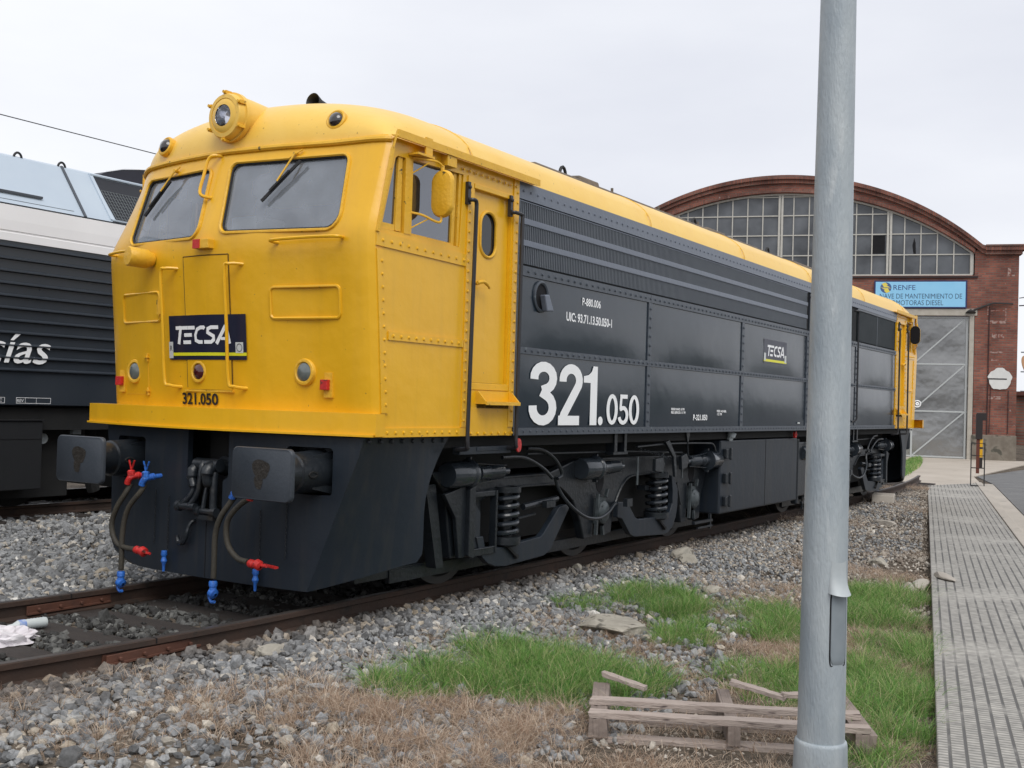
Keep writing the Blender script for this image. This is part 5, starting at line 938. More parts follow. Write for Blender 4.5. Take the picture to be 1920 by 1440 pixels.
        q.box(4.10, 4.22, *sorted((s*1.36, s*1.41)), .52, .60); q.build('flexible_pipe', BOG, P)
        q = MB(); q.tube(ease([(4.35, s*1.38, 1.13), (5.2, s*1.38, 1.15), (6.2, s*1.38, 1.14), (6.42, s*1.38, 1.12), (6.5, s*1.38, 1.04)]), .013, 6); q.tube([(2.3, s*1.3, 1.10), (4.3, s*1.3, 1.08), (5.6, s*1.34, 1.04)], .010, 6)
        for k in range(10): q.tube([(4.45+.09*k+.03*math.cos(a), s*1.38, 1.10-.014*k+.012*math.sin(a)) for a in [2*PI*j/6 for j in range(6)]], .005, 4, closed=True)
        q.box(3.80, 3.86, *sorted((s*1.30, s*1.40)), 1.08, 1.27); q.box(4.02, 4.07, *sorted((s*1.30, s*1.40)), 1.08, 1.27); q.box(3.78, 4.1, *sorted((s*1.30, s*1.40)), 1.06, 1.085); q.prism([(5.58, 1.27), (5.68, 1.27), (5.64, 1.16), (5.62, 1.16)], 1, s*1.40, s*1.385); q.tube([(5.63, s*1.39, 1.17), (5.66, s*1.39, 1.0)], .010, 6)
        q.bar((6.0, s*1.33, .20), (6.55, s*1.33, .20), .04, .03); q.bar((6.05, s*1.36, .14), (6.5, s*1.36, .14), .02, .02); q.bar((6.5, s*1.33, .10), (6.5, s*1.33, .28), .03, .03); q.tube([(2.35, s*1.24, .62), (2.95, s*1.24, .66)], .03, 8); q.box(2.62, 2.78, *sorted((s*1.28, s*1.33)), .60, .66); q.tube([(2.3, s*1.22, .52), (2.6, s*1.22, .54)], .012, 6); q.box(4.95, 5.05, *sorted((s*1.1, s*1.2)), .63, .68); q.build('brake_pipework', BOG, P)
        q = MB(); q.tube([(6.72, s*1.2, .95), (6.74, s*1.2, .35)], .045, 10); q.build('sand_pipe', BOG, P)
q = MB(); q.box(1.0, 6.7, -1.0, 1.0, .30, .88); B1 = q.build('bogie', BLK, LOCO); bogie(B1)
for ch in [x for x in bpy.data.objects if x.parent == B1]:
    for g2 in [x for x in bpy.data.objects if x.parent == ch]: g2.parent = B1      # keep to thing > part > sub-part
_kids.clear()
for x in bpy.data.objects:
    if x.parent: _kids.setdefault(x.parent.name, []).append(x)
B2 = copy_tree(B1, LOCO); B2.location = (LX, 0, 0); B2.rotation_euler = (0, 0, PI)
# ================================================================ SECOND LOCOMOTIVE (ribbed side, beyond)
L2 = thing('locomotive', 'modern dark grey locomotive with ribbed side, white band and pale blue roof', 'locomotive', (0, 7.75, 0))
SY = 6.3-7.75
q = MB(); xa, xb = -13., 8.; rib = [3.40]; z = 3.395
P2 = [(SY, 3.40)]
for k in range(11):
    z = 3.36-.155*k; P2 += [(SY, z), (SY-.040, z-.022), (SY-.040, z-.034), (SY, z-.046)]
P2 += [(SY, 1.345), (SY+.25, 1.30), (-SY-.25, 1.30), (-SY, 1.345), (-SY, 3.40)]
q.prism(P2, 0, xa, xb); q.build('ribbed_body', L2G, L2)
q = MB(); q.prism([(SY-.012, 3.402), (SY-.012, 3.50), (SY-.002, 3.507), (SY-.002, 3.525), (SY-.012, 3.532), (SY-.012, 3.66), (SY-.004, 3.85), (SY+.02, 3.858), (-SY, 3.858), (-SY, 3.402)], 0, xa, xb); q.build('white_band', L2W, L2)
sl = (6.93-6.30)/(4.60-3.86)
def s2(z, off=0.): return SY+.0+(z-3.86)*sl-off
q = MB(); q.prism([(s2(3.862), 3.862), (s2(4.60), 4.60), (s2(4.60)+.12, 4.645), (-s2(4.60)-.12, 4.645), (-s2(4.60), 4.60), (-s2(3.862), 3.862)], 0, xa, xb); rfo = q.build('sloped_roof', L2R, L2)
q = MB()
def sp(x, z, off=.004): return (x, s2(z, off), z)
def patch(x0, x1, z0, z1, off): q.add([sp(x0, z0, off), sp(x1, z0, off), sp(x1, z1, off), sp(x0, z1, off)], [(0, 1, 2, 3)])
q.bar(sp(3.24, 4.62, .01), sp(3.19, 3.87, .01), .035, .02); q.bar((-2, s2(4.03, .03), 4.03), (2.62, s2(4.035, .03), 4.035), .03, .03); q.build('roof_strip', mat('dark_roof_strip', (.06, .07, .085), .5), L2)
q = MB(); patch(-3, 8, 3.862, 3.872, .004); patch(-3, 3.05, 3.925, 3.931, .003); q.build('roof_seam', HOLE, L2)
q = MB(); q.bar(sp(3.68, 4.60, .01), sp(3.63, 3.90, .01), .05, .02); q.bar(sp(3.66, 4.585, .01), sp(5.9, 4.585, .01), .05, .02); q.bar(sp(3.63, 3.895, .01), sp(5.9, 3.895, .01), .05, .02); q.build('grille_frame', L2R, L2)
q = MB(); patch(3.70, 5.9, 3.92, 4.56, .006); q.build('roof_grille', mat('grille_shadow', (.012, .014, .02), .7), L2)
q = MB()
for k in range(45): q.bar(sp(3.72+.05*k, 3.92, .012), sp(3.72+.05*k, 4.36, .012), .006, .004)
for k in range(9): q.bar(sp(3.71, 3.94+.052*k, .014), sp(5.9, 3.94+.052*k, .014), .004, .006)
q.build('wire_mesh', mat('grey_wire', (.16, .18, .19), .5), L2, fix=False)
for x in (2.62, 3.28):
    q = MB(); q.tube([(x+.055*math.cos(t*PI/8), s2(4.6)+.06, 4.62+.065*math.sin(t*PI/8)) for t in range(9)], .016, 7); q.build('lifting_eye', RUB, L2)
q = MB(); q.prism([(2.0-4*.0, 4.60), (2.05, 4.66), (-3.0, 4.70), (-3.0, 4.60)], 1, s2(4.6)+.05, 1.0); q.build('roof_box', L2R, L2)
q = MB(); q.prism([(4.05, 4.64), (4.3, 4.79), (4.6, 4.885), (4.96, 4.95), (5.4, 4.99), (5.8, 5.0), (6.4, 4.96), (7.2, 4.64)], 1, -.35, .9); q.build('fan_cowl', mat('dark_cowl', (.012, .012, .022), .4), L2, bevel=.01)
q = MB(); q.tube([(4.3, -.36, 4.80), (4.6, -.36, 4.893), (5.0, -.36, 4.958), (5.5, -.36, 4.995)], .006, 5); q.build('cowl_edge', L2W, L2)
text_mesh('Mercancías', .56, lambda u, v: (2.72-2.80+u, SY-.0305, 1.875+v), 'side_lettering', WHT, L2, fit=2.80, shear=.28, offset=.004)
q = MB()
def frm(x0, x1, z0, z1, parts):
    for a, b, c, d in [(x0, x1, z0, z0+.005), (x0, x1, z1-.005, z1), (x0, x0+.005, z0+.005, z1-.005), (x1-.005, x1, z0+.005, z1-.005)]+[(p, p+.004, z0+.005, z1-.005) for p in parts]: q.add([(a, SY-.003, c), (b, SY-.003, c), (b, SY-.003, d), (a, SY-.003, d)], [(0, 1, 2, 3)])
frm(2.275, 2.765, 1.362, 1.437, [2.40, 2.555]); frm(1.80, 2.12, 1.362, 1.437, [2.0]); q.build('revision_box', WHT, L2)
text_mesh('REV', .055, lambda u, v: (2.285+u, SY-.0035, 1.378+v), 'side_lettering', WHT, L2)
text_mesh('0 Tm.\n0 Tm.', .030, lambda u, v: (2.015+u, SY-.0035, 1.408+v), 'side_lettering', WHT, L2)
q = MB(); q.box(xa, xb, SY+.1, -SY-.1, 1.02, 1.31); q.box(xa, 3.3, SY+.35, -SY-.35, .12, 1.05); q.box(4.6, xb, SY+.35, -SY-.35, .12, 1.05); q.build('underframe', BLK, L2)
q = MB(); q.box(-3, 2.68, SY+.02, SY+.4, .26, 1.14); q.build('equipment_box', mat('near_black_box', (.005, .006, .008), .7), L2, bevel=.01); 
q = MB(); q.box(-3, 2.66, SY+.015, SY+.0205, .905, .912); q.box(-3, 2.70, SY-.0, SY+.4, 1.142, 1.155); q.build('box_seam', HOLE, L2)
q = MB(); q.tube(ease([(3.75, SY+.5, 1.1), (3.72, SY+.45, .7), (3.74, SY+.45, .35), (3.80, SY+.45, .15)]), .09, 8); q.tube(ease([(3.95, SY+.4, 1.0), (4.02, SY+.4, .6), (4.2, SY+.4, .3), (4.6, SY+.4, .22)]), .03, 8); q.build('sand_hose', BLK, L2)
q = MB(); q.box(3.30, 3.42, SY+.25, SY+.32, .95, 1.28); q.cyl((2.85, SY+.3, .90), (2.85, SY+.25, .90), .07, 12); q.build('bracket', STEEL, L2)
for x in (2.6, .6, -1.4, 5.6, 7.2):
    for s in (-1, 1): q = MB(); q.cyl((x, s*.80, .5), (x, s*.93, .5), .5, 32); q.build('wheel', BLK, L2)
# overhead wire above that track
wy = MB(); P_ = [(x, 7.75, 5.335+.0002*(x-4)**2) for x in range(-20, 33, 4)]; wy.tube(P_, .0075, 5); wy = wy.build('contact_wire', RUB); tag(wy, 'thin overhead contact wire strung above the ribbed locomotive', 'overhead wire')
# ================================================================ BRICK DIESEL SHED
BA = math.atan2(.958, -.287)
SH = thing('engine_shed', 'red brick engine shed with an arched gable and a big multi-paned window', 'building', (41.0, .05, 0), BA)
def brick(name, sx=.27, sz=.07):
    m = bpy.data.materials.new(name); m.use_nodes = True; t = m.node_tree; b = t.nodes['Principled BSDF']; b.inputs['Roughness'].default_value = .9
    tc = N(t, 'ShaderNodeTexCoord'); sp_ = N(t, 'ShaderNodeSeparateXYZ'); cb_ = N(t, 'ShaderNodeCombineXYZ'); t.links.new(tc.outputs['Object'], sp_.inputs[0]); t.links.new(sp_.outputs['X'], cb_.inputs['X']); t.links.new(sp_.outputs['Z'], cb_.inputs['Y'])
    br = N(t, 'ShaderNodeTexBrick'); br.inputs['Scale'].default_value = 1.; br.inputs['Brick Width'].default_value = sx; br.inputs['Row Height'].default_value = sz*1.35; br.inputs['Mortar Size'].default_value = .014; br.inputs['Mortar Smooth'].default_value = .3; br.inputs['Bias'].default_value = -.2
    br.inputs['Color1'].default_value = (.25, .092, .062, 1); br.inputs['Color2'].default_value = (.135, .052, .042, 1); br.inputs['Mortar'].default_value = (.15, .115, .095, 1)
    t.links.new(cb_.outputs[0], br.inputs['Vector']); n = N(t, 'ShaderNodeTexNoise'); n.inputs['Scale'].default_value = .8; n.inputs['Detail'].default_value = 8; t.links.new(tc.outputs['Object'], n.inputs['Vector'])
    n2 = N(t, 'ShaderNodeTexNoise'); n2.inputs['Scale'].default_value = 7; n2.inputs['Detail'].default_value = 5; t.links.new(tc.outputs['Object'], n2.inputs['Vector'])
    r = N(t, 'ShaderNodeValToRGB'); r.color_ramp.elements[0].position = .32; r.color_ramp.elements[0].color = (.55, .5, .5, 1); r.color_ramp.elements[1].position = .62; r.color_ramp.elements[1].color = (1.25, 1.2, 1.2, 1); t.links.new(n.outputs['Fac'], r.inputs[0])
    mm = N(t, 'ShaderNodeMix', data_type='RGBA'); mm.blend_type = 'MULTIPLY'; mm.inputs[0].default_value = 1.; t.links.new(br.outputs['Color'], mm.inputs[6]); t.links.new(r.outputs[0], mm.inputs[7])
    r2 = N(t, 'ShaderNodeValToRGB'); r2.color_ramp.elements[0].position = .68; r2.color_ramp.elements[1].position = .74; t.links.new(n2.outputs['Fac'], r2.inputs[0]); m3 = N(t, 'ShaderNodeMix', data_type='RGBA'); t.links.new(r2.outputs[0], m3.inputs[0]); t.links.new(mm.outputs[2], m3.inputs[6]); m3.inputs[7].default_value = (.30, .24, .22, 1)
    t.links.new(m3.outputs[2], b.inputs['Base Color']); bp = N(t, 'ShaderNodeBump'); bp.inputs['Strength'].default_value = .8; bp.inputs['Distance'].default_value = .012; bp.invert = True; t.links.new(br.outputs['Fac'], bp.inputs['Height']); t.links.new(bp.outputs[0], b.inputs['Normal']); return m
BRK = brick('red_brick'); BRKC = brick('red_brick_course', .075, .22)
UC = 9.2; UT = 18.4
def zo(u): R = 11.75; return 11.36-R+math.sqrt(R*R-(u-UC)**2)
def zi(u): R = 12.3; return 10.64-R+math.sqrt(max(.01, R*R-(u-UC)**2))
us = [1.2+(UT-2.4)*k/60 for k in range(61)]; uw = [1.77+(2*(UC-1.77))*k/60 for k in range(61)]
D0, D1 = 0., -.45       # local y: 0 is the street face, negative y goes into the building
# local axes: x along the facade, y out of the face towards the yard
DX0, DX1, DZ = 1.76, 7.0, 5.54
q = MB()
q.prism([(0, -.3), (DX0-.18, -.3), (DX0-.18, DZ), (DX1+.1, DZ), (DX1+.1, -.3), (11.6, -.3), (11.6, DZ), (16.6, DZ), (16.6, -.3), (UT, -.3), (UT, 7.16), (0, 7.16)], 1, D0, D1)
q.prism([(0, 7.16), (1.62, 7.16), (1.62, zi(1.77)), (1.2, 8.30), (0, 8.30)], 1, D0-.0, D1); q.prism([(UT, 7.16), (UT-1.62, 7.16), (UT-1.62, zi(1.77)), (UT-1.2, 8.30), (UT, 8.30)], 1, D0, D1)
wl = q.build('front_wall', BRK, SH)
def archband(f0, f1, y0, y1, us_): 
    q = MB(); n = len(us_); V = [(u, y, f(u)) for f, y in ((f0, y0), (f1, y0), (f1, y1), (f0, y1)) for u in us_]
    q.add(V, [(k*n+i, k*n+i+1, ((k+1) % 4)*n+i+1, ((k+1) % 4)*n+i) for k in range(4) for i in range(n-1)]+[(0, n, 2*n, 3*n), (n-1, 2*n-1, 3*n-1, 4*n-1)]); return q
ua = [1.62+(UT-3.24)*k/60 for k in range(61)]
archband(zi, lambda u: zo(u)-.22, .002, D1, ua).build('arch_wall', BRK, SH)
uo = [1.10+(UT-2.2)*k/60 for k in range(61)]
zc = lambda u: max(zo(u), 8.28)
archband(lambda u: zc(u)-.32, lambda u: zc(u)-.16, .11, D1, uo).build('arch_cornice', BRKC, SH); archband(lambda u: zc(u)-.16, zc, .20, D1, uo).build('arch_cornice', BRKC, SH)
archband(lambda u: zi(u)+.02, lambda u: zi(u)+.16, .06, .0, ua).build('arch_moulding', BRKC, SH)
for a, b in ((-.10, 1.25), (UT-1.25, UT+.10)):
    q = MB(); q.box(a, b, D1, .14, 7.98, 8.14); q.box(a-.10, b, D1, .22, 8.14, 8.30); q.box(a-.14, b, D1, .26, 8.30, 8.36); q.build('pier_cap', BRKC, SH)
q = MB(); q.box(-.02, 1.62, -.5, .10, -.3, .82); q.build('stone_plinth', mat('stained_plinth', (.12, .10, .08), .9, c2=(.25, .22, .18), ns=3, bump=.5, bs=20, c3=(.08, .075, .06), s3=3, t3=.56, w3=.1), SH, bevel=.02)
q = MB(); q.box(1.60, 1.775, D1, .03, -.3, 5.54); q.box(1.50, DX1+.2, D1, .04, 5.545, 5.82); q.build('door_surround', PALE, SH, bevel=.01)
q = MB(); q.box(11.5, 16.7, D1, .03, 5.545, 5.8); q.box(11.62, 16.6, -.3, -.2, -.3, 5.5); q.build('far_door', mat('dark_door_metal', (.03, .032, .034), .4), SH)
# window: glass, rows and columns of bars, heavy posts
q = MB(); n = len(uw); q.add([(u, -.20, 7.17) for u in uw]+[(u, -.20, zi(u)+.03) for u in uw], [(i, i+1, n+i+1, n+i) for i in range(n-1)]); gl_ = q.build('arched_window', PANE, SH)
q = MB()
for u in [1.77+.628*k for k in range(24)]:
    if min(abs(u-p) for p in (4.87, 9.2, 13.53)) > .12: q.box(u-.022, u+.022, -.19, -.15, 7.22, zi(u))
for z in (8.03, 8.88, 9.71, 10.5):
    a = [u for u in uw if zi(u) > z+.02]
    if a: q.box(min(a), max(a), -.188, -.155, z-.022, z+.022)
q.build('glazing_bars', WFR, gl_)
q = MB()
for u in (4.87, 9.2, 13.53): q.box(u-.10, u-.015, -.19, -.11, 7.22, zi(u)+.04); q.box(u+.015, u+.10, -.19, -.11, 7.22, zi(u)+.04)
q.box(1.70, UT-1.70, -.19, -.02, 7.14, 7.22); q.box(1.66, 1.78, -.19, -.08, 7.2, zi(1.77)+.06); q.box(UT-1.78, UT-1.66, -.19, -.08, 7.2, zi(1.77)+.06)
m_ = archband(lambda u: zi(u)-.075, lambda u: zi(u)+.0, -.10, -.19, uw); o_ = len(q.v); q.v += m_.v; q.f += [tuple(i+o_ for i in f) for f in m_.f]; q.sm += m_.sm; q.build('window_frame', WFR, gl_)
q = MB()
for (u, z) in ((5.3, 8.05), (9.9, 7.4), (11.8, 7.5), (11.75, 8.2)): q.box(u-.27+.0, u+.27, -.197, -.192, z+.04, z+.78)
q.add([(3.9+a*.25, -.196, 8.3+b*.42) for a, b in ((0, 1), (.3, .3), (.1, -.6), (-.3, -.8), (-.2, .5))], [(0, 1, 2, 3, 4)]); q.build('missing_pane', HOLE, gl_)
q = MB(); q.box(1.5, 7.6, .0, .06, 7.06, 7.135); q.build('window_drip', mat('dark_drip', (.03, .02, .02), .8), SH)
# big metal door leaf with braces
ALU = mat('brushed_metal_door', (.20, .20, .20), .20, metal=.85, c2=(.40, .40, .39), ns=.35, amt=.4, bump=.4, bs=.4, bdist=.25)
q = MB(); q.box(1.78, DX1, -.22, -.16, -.2, 5.53); dr = q.build('shed_door', ALU, SH)
q = MB()
for z in (-.12, 1.70, 3.60, 5.47): q.box(1.80, DX1, -.158, -.10, z-.03, z+.03)
for u in (1.85, 3.86, 6.9): q.box(u-.035, u+.035, -.157, -.095, -.2, 5.52)
for z0, z1 in ((-.10, 1.68), (1.72, 3.58), (3.62, 5.45)): q.bar((3.82, -.13, z0), (1.90, -.13, z1), .05, .05, (0, 1, 0))
q.build('door_brace', mat('pale_brace', (.42, .44, .44), .5), dr)
q = MB(); q.tube([(3.66+.13*math.cos(t*PI/12), -.09, 1.98+.13*math.sin(t*PI/12)) for t in range(24)], .022, 5, closed=True); q.tube([(3.66+.045*math.cos(t*PI/8), -.09, 1.98+.045*math.sin(t*PI/8)) for t in range(16)], .03, 5, closed=True); q.build('door_emblem', WHT, dr)
q = MB(); V = [(u, y, zc(u)-.06) for y in (D1, -32) for u in uo]; n = len(uo); q.add(V, [(i, i+1, n+i+1, n+i) for i in range(n-1)]); q.box(0, .35, -32, -.46, -.3, 8.2); q.box(UT-.35, UT, -32, -.46, -.3, 8.2); q.box(.36, UT-.36, -32.3, -32, -.3, 8.2); q.build('vaulted_roof', BRK, SH)
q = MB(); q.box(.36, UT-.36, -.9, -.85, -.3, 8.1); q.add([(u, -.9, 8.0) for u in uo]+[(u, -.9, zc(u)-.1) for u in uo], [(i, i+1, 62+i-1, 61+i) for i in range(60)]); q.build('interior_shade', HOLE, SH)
q = MB(); q.tube([(1.75, .06, 5.72), (1.2, .08, 5.95), (.9, .1, 6.05), (.2, .1, 6.02)], .035, 6); q.lathe((1.75, .1, 5.70), (0, .3, -1), [(-.1, .03), (.0, .16), (.05, .2), (.06, .0)], 12); q.build('yard_lamp', mat('dark_lamp', (.03, .03, .03), .6), SH)
q = MB(); q.tube([(1.05, .03, 5.9), (1.06, .03, .8)], .02, 5); q.tube([(.3, .03, 2.6), (.3, .03, .9)], .015, 5); q.tube([(.95, .03, 2.7), (.97, .03, .9)], .012, 5); q.build('wall_conduit', mat('brown_conduit', (.05, .02, .02), .8), SH)
q = MB()
for u, z, w, h in ((.75, 5.75, .5, .05), (1.1, 5.8, .05, .45), (.45, 5.6, .05, .5), (.8, 5.3, .7, .12), (.85, 4.75, .18, .18), (.6, 4.75, .22, .16), (.75, 4.1, .55, .07), (.8, 3.8, .3, .08), (.8, 2.3, .45, .12), (.35, 7.3, .12, .3), (.3, 7.15, .3, .06)): q.box(u-w/2, u+w/2, .004, .007, z-h/2, z+h/2)
q.build('mortar_scar', mat('mortar_scar', (.34, .25, .22), .9, c2=(.20, .07, .05), ns=9, amt=.15), SH)
q = MB()
q.bar((-.02, .05, 6.25), (-.02-2.8, .3, 6.6), .05, .03); q.bar((-.02, .05, 5.95), (-2.8, .3, 6.05), .08, .04); q.build('wire_bracket', mat('dark_bracket', (.03, .03, .035), .6), SH)
SG = thing('sign', 'light blue enamel sign reading RENFE NAVE DE MANTENIMIENTO DE LOCOMOTORAS DIESEL over the shed door', 'sign', SH.location, BA)
q = MB(); q.box(1.90, 5.42, .03, .09, 5.84, 6.95); sb_ = q.build('sign_frame', mat('dark_blue_frame', (.015, .02, .10), .5), SG)
q = MB(); q.box(1.955, 5.365, .088, .096, 5.89, 6.90); q.build('sign_board', mat('light_blue_enamel', (.24, .55, .80), .4, c2=(.28, .58, .82), ns=2), SG)
TXT = mat('slate_blue_letters', (.035, .085, .17), .5)
def sgf(u, v): return (5.20-u, .0985, v)
text_mesh('NAVE DE MANTENIMIENTO DE', .29, lambda u, v: sgf(u, 6.22+v), 'sign_lettering', TXT, SG, fit=3.12)
text_mesh('LOCOMOTORAS DIESEL', .29, lambda u, v: sgf(u, 5.955+v), 'sign_lettering', TXT, SG, fit=2.42)
text_mesh('RENFE', .29, lambda u, v: sgf(.52+u, 6.57+v), 'sign_lettering', mat('dark_blue_letters', (.03, .06, .20), .5), SG, fit=.84)
q = MB(); r = .215; c0 = (4.97, 6.66)
def dsk(pts, o): q.add([(c0[0]-a*r, .098+o, c0[1]+b*r) for a, b in pts], [tuple(range(len(pts)))])
dsk(arc(0, 0, 1, 1, 0, 180, 14), 0); dsk(arc(0, 0, 1, 1, 180, 360, 14), 0.0); q.build('emblem_disc', mat('emblem_blue', (.05, .10, .25), .5), SG)
q = MB(); dsk([(-.95, .12), (-.35, .12), (-.75, .75), (-.1, 1.0), (.35, .55), (.15, .42), (.75, .06), (-.1, .06), (-.95, .06)], .0006); dsk([(.95, -.12), (.35, -.12), (.75, -.75), (.1, -1.0), (-.35, -.55), (-.15, -.42), (-.75, -.06), (.1, -.06), (.95, -.06)], .0006); q.build('emblem_arrow', mat('emblem_yellow', (.72, .60, .10), .5), SG)
DS = MB(); pts = [(.0+.43*(1+.05*math.sin(5*t)+.03*math.sin(11*t))*math.cos(t), .0+.43*(1+.05*math.sin(5*t)+.03*math.sin(11*t))*math.sin(t)) for t in [2*PI*k/36 for k in range(36)]]; DS.prism(pts, 1, .05, .07); DS = DS.build('round_signal_board', DISC); DS.location = Vector((41.0, .05, 0))+Vector((-.287, .958, 0))*.62+Vector((0, 0, 3.05)); DS.rotation_euler = (0, 0, BA); tag(DS, 'round white board with chipped rim and black bar on the brick corner', 'signal board')
q = MB(); q.box(-.25, .45, .071, .075, -.03, .02); q.build('black_bar', RUB, DS)
D2 = MB(); D2.lathe((0, 0, 0), (1, .25, 0), [(0, 0), (0, .42), (.03, .42), (.03, 0)], 24); D2 = D2.build('round_signal_board', mat('orange_brown_disc', (.40, .22, .11), .7)); D2.location = (41.3, -.30, 3.6); D2.rotation_euler = (0, .3, 1.0); tag(D2, 'orange-brown round board seen almost edge-on past the brick corner', 'signal board')
D3 = MB(); D3.tube([(0, 0, -3.8), (0, 0, 0)], .03, 6); D3.build('board_post', STEEL, D2).rotation_euler = (0, 0, 0)
# marker post in a wire cage by the end of the walkway
MP = thing('marker_post', 'dark topped post with yellow and brown stripes inside a wire cage by the walkway end', 'marker post', (22.4, -1.69, -.15), WA-PI/2)
q = MB()
for a, b in ((-.15, -.12), (.15, -.12), (-.15, .12), (.15, .12)): q.tube([(a, b, 0), (a, b, 1.05)], .008, 5)
for z in (.02, .45, .75, 1.05): q.tube([(-.15, -.12, z), (.15, -.12, z), (.15, .12, z), (-.15, .12, z)], .008, 5, closed=True)
q.build('wire_cage', RUB, MP)
q = MB(); q.box(-.04, .035, -.03, .03, .32, 1.75); q.build('striped_post', mat('brown_post', (.13, .035, .02), .6), MP)
q = MB()
for z in (.75, 1.0): q.box(.037, .10, -.032, .02, z-.04, z+.16)
q.build('yellow_plate', YEL, MP); q = MB(); q.box(.037, .10, -.032, .02, .45, .70); q.box(.037, .10, -.033, .02, .915, .955); q.box(-.06, .09, -.06, .05, 1.15, 1.75); q.box(-.05, .17, -.05, .08, 1.60, 1.78); q.build('dark_head', mat('dark_head', (.02, .015, .015), .5), MP)
# ================================================================ LAMP POST
LP = thing('lamp_post', 'thick tapering galvanised lamp post standing before the locomotive', 'lamp post', (-.690, -4.864, -.088)); LP.scale = (.9, .9, .9)
q = MB(); q.lathe((0, 0, 0), (0, 0, 1), [(0.02, .1245), (.30, .1235), (1.2, .1165), (3.9, .0955), (7.5, .068)], 64); q.build('tapered_shaft', STEEL, LP)
q = MB(); q.lathe((0, 0, 0), (0, 0, 1), [(-.26, .0), (-.26, .150), (-.02, .1405), (.045, .1385), (.058, .135), (.064, .129), (.065, .12)], 48); q.build('base_collar', STEEL, LP)
# inspection hatch facing the walkway side
ha = math.atan2(-1.742, -5.9)+math.radians(41)
def hp(a, z, r): return (r*math.cos(ha+a), r*math.sin(ha+a), z)
def shr(z): return .1245-.0072*z
hz0, hz1, hw = .485, .865, .42
PPh = rrect(-hw, hw, hz0, hz1, .05, 4)
q = MB(); K = 14; q.grid(lambda u, v: hp((-hw+2*hw*u), hz0+(hz1-hz0)*v, shr(hz0)+.0025), K, 2); 
PPx = rrect(-hw, hw, hz0, hz1, .06, 5)
def hwid(v): d = min(v, 1-v)*(hz1-hz0); r = .07; return hw-(.14*(1-math.sqrt(max(0, 1-((r-d)/r)**2))) if d < r else 0)
q = MB(); q.grid(lambda u, v: hp((2*u-1)*hwid(v), hz0+(hz1-hz0)*v, shr(hz0+(hz1-hz0)*v)+(.0008 if u in (0, 1) or v in (0, 1) else .0065)), 24, 24); q.build('hatch_cover', mat('darker_galvanised', (.20, .235, .26), .5, metal=.2, c2=(.26, .295, .32), ns=9), LP)
q = MB(); q.tube([hp(a*1.02, .675+(z-.675)*1.02, shr(z)+.001) for a, z in PPx], .004, 5, closed=True); q.build('hatch_gap', HOLE, LP)
q = MB(); q.grid(lambda u, v: hp((-.55+1.10*u)*(1-.25*v), .865+.17*v-.012*math.cos((u-.5)*PI), shr(.9)+.0012+(.040*(1-v)**3+.010*(1-v))*math.cos((u-.5)*PI)**.5), 22, 16); q.grid(lambda u, v: hp(-.55+1.10*u, .865-.012*math.cos((u-.5)*PI), shr(.9)+.0012+.050*math.cos((u-.5)*PI)**.5*v), 22, 2); q.build('hatch_hood', mat('pale_galvanised', (.34, .38, .40), .5, metal=.1, c2=(.44, .47, .48), ns=9), LP)
# ================================================================ BROKEN PALLET
PA = Vector((-.80, -3.68, 0)); PBv = Vector((-.18, -4.93, 0)); pd = (PBv-PA); pl_ = pd.length; pang = math.atan2(pd.y, pd.x)
PT = thing('pallet', 'broken grey wooden pallet with splintered slats at the foot of the lamp post', 'pallet', (PA.x, PA.y, -.245), pang)
def pb(name, x0, x1, y0, y1, z0, z1, m=WOOD, rz=0, ry=0, rx=0):
    q = MB(); n = 10; w, h = (y1-y0)/2, (z1-z0)/2; V = []
    for k in range(n+1):
        x = (x0-x1)/2+(x1-x0)*k/n; j = .003
        for a, b in ((-w, -h), (w, -h), (w, h), (-w, h)): V.append((x+(random.uniform(-.012, .012) if k in (0, n) else 0), a+random.uniform(-j, j), b+random.uniform(-j, j)))
    q.add(V, [(4*k+i, 4*k+4+i, 4*k+4+(i+1) % 4, 4*k+(i+1) % 4) for k in range(n) for i in range(4)]+[(0, 1, 2, 3), (4*n+3, 4*n+2, 4*n+1, 4*n)]); o = q.build(name, m, PT, bevel=.002); o.location = ((x0+x1)/2, (y0+y1)/2, (z0+z1)/2); o.rotation_euler = (rx, ry, rz); return o
DEP = .78
for x in (-.02, .70, 1.37): pb('stringer', x, x+(.095 if x != .70 else .07), .0, DEP, .022, .125, WOODE)
for y in (.0, .26): pb('top_board', -.03, pl_+.04, y, y+.080, .128, .158)
for y in (.02, .36, .68): pb('bottom_board', -.02, pl_+.02, y, y+.09, -.008, .022)
pb('broken_slat', .02, .30, .72, .78, .135, .16, rz=-.28, ry=.22); pb('broken_slat', .78, 1.10, .66, .73, .14, .165, rz=-.18, ry=.20); pb('broken_slat', 1.08, 1.40, .64, .70, .13, .155, rz=.06)
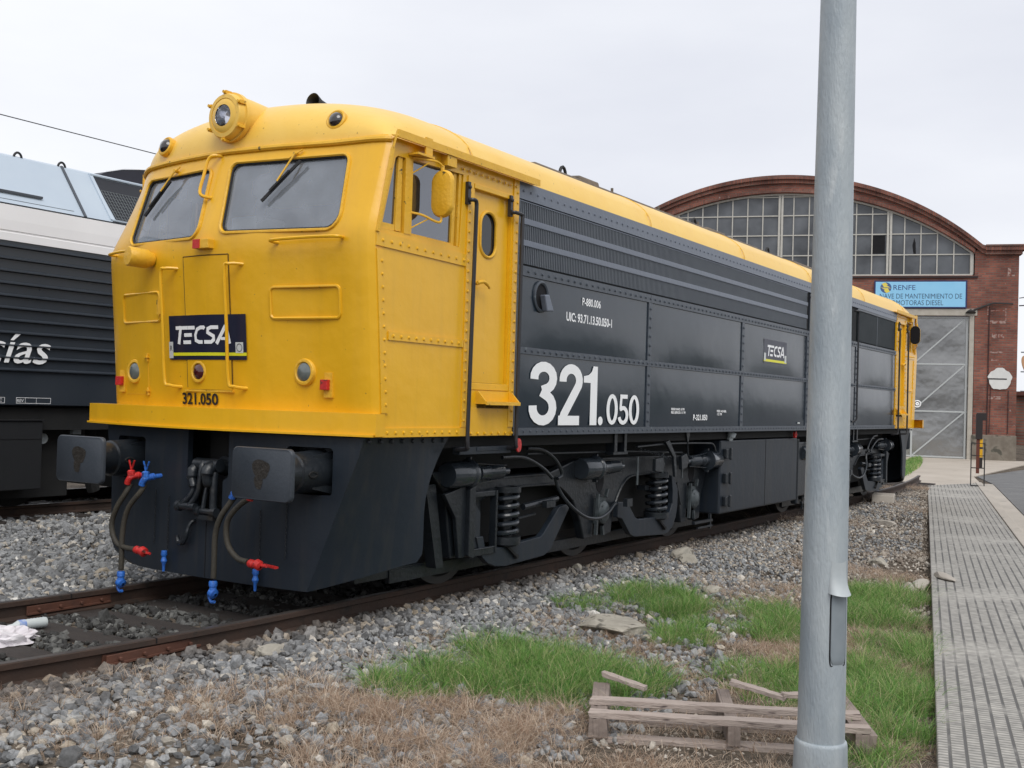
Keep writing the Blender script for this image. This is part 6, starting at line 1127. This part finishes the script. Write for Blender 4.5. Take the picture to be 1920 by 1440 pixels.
# ================================================================ LITTER BETWEEN THE RAILS
bm = bmesh.new(); bmesh.ops.create_icosphere(bm, subdivisions=4, radius=1); r_ = random.Random(4)
for v in bm.verts:
    n_ = math.sin(v.co.x*7+v.co.y*5)*.16+math.sin(v.co.y*13-v.co.z*9+v.co.x*4)*.12+math.sin(v.co.x*23+v.co.y*17)*.07+r_.uniform(-.02, .02); v.co *= 1+n_; v.co = Vector((v.co.x*.24, v.co.y*.19, max(-.02, v.co.z)*.085))
me = bpy.data.meshes.new('plastic_bag'); bm.to_mesh(me); bm.free(); me.materials.append(BAG); bg_ = bpy.data.objects.new('plastic_bag', me); col.objects.link(bg_); bg_.location = (-1.66, .34, -.135); bg_.rotation_euler = (0, 0, .4); tag(bg_, 'crumpled white and red plastic bag between the rails', 'bag')
q = MB(); q.lathe((0, 0, 0), (1, 0, 0), [(0, 0), (0, .034)]+[(.008+.011*k, .038 if k % 2 else .0355) for k in range(1, 13)]+[(.15, .037), (.20, .037), (.24, .016), (.27, .014), (.27, 0)], 20); q = q.build('plastic_bottle', BOTT); q.location = (-1.19, .52, -.10); q.rotation_euler = (0, 0, math.radians(172)); tag(q, 'ribbed clear plastic bottle lying beside the crumpled bag', 'bottle')
q2 = MB(); q2.lathe((.152, 0, 0), (1, 0, 0), [(0, .0378), (.05, .0378)], 20); q2.build('blue_label', mat('blue_bottle_label', (.12, .22, .55), .5, c2=(.5, .55, .6), ns=30), q)
# ================================================================ FAR THINGS BEYOND THE SHED CORNER
FB = thing('brick_outbuilding', 'low brick outbuilding far beyond the shed corner', 'building', (70, 1.4, 0))
q = MB(); q.box(0, 6, -6, 2.65, -.2, 2.95); q.build('wall', brick('far_brick'), FB); q = MB(); q.box(-.3, 6.3, -6.2, 2.85, 2.95, 3.2); q.build('roof', mat('dark_red_roof', (.11, .04, .03), .8), FB)
q = MB(); q.box(-.04, 0, 1.2, 1.9, .0, 2.2); q.build('door', HOLE, FB)
PY = thing('lattice_mast', 'grey lattice mast rising behind the far brick outbuilding', 'mast', (92, 5.6, 0))
q = MB()
for a, b in ((-.6, -.6), (.6, -.6), (.6, .6), (-.6, .6)): q.tube([(a, b, -.2), (a*.6, b*.6, 7.2)], .06, 4)
for k in range(8):
    z0, z1 = .9*k, .9*(k+1); s0, s1 = .6-.033*k, .6-.033*(k+1)
    for sgn in (-1, 1): q.bar((-.6, -s0*sgn, z0), (-.6, s1*sgn, z1), .05, .05); q.bar((-s0*sgn, -.6, z0), (s1*sgn, -.6, z1), .05, .05)
    q.bar((-.6, -s1, z1), (-.6, s1, z1), .05)
for z in (3.6, 5.2, 6.8): q.bar((0, -2.6, z), (0, 1.2, z+.1), .12, .1); q.bar((0, -2.6, z), (0, -.4, z-.7), .05)
q.build('lattice', mat('far_grey_steel', (.22, .24, .26), .6), PY)
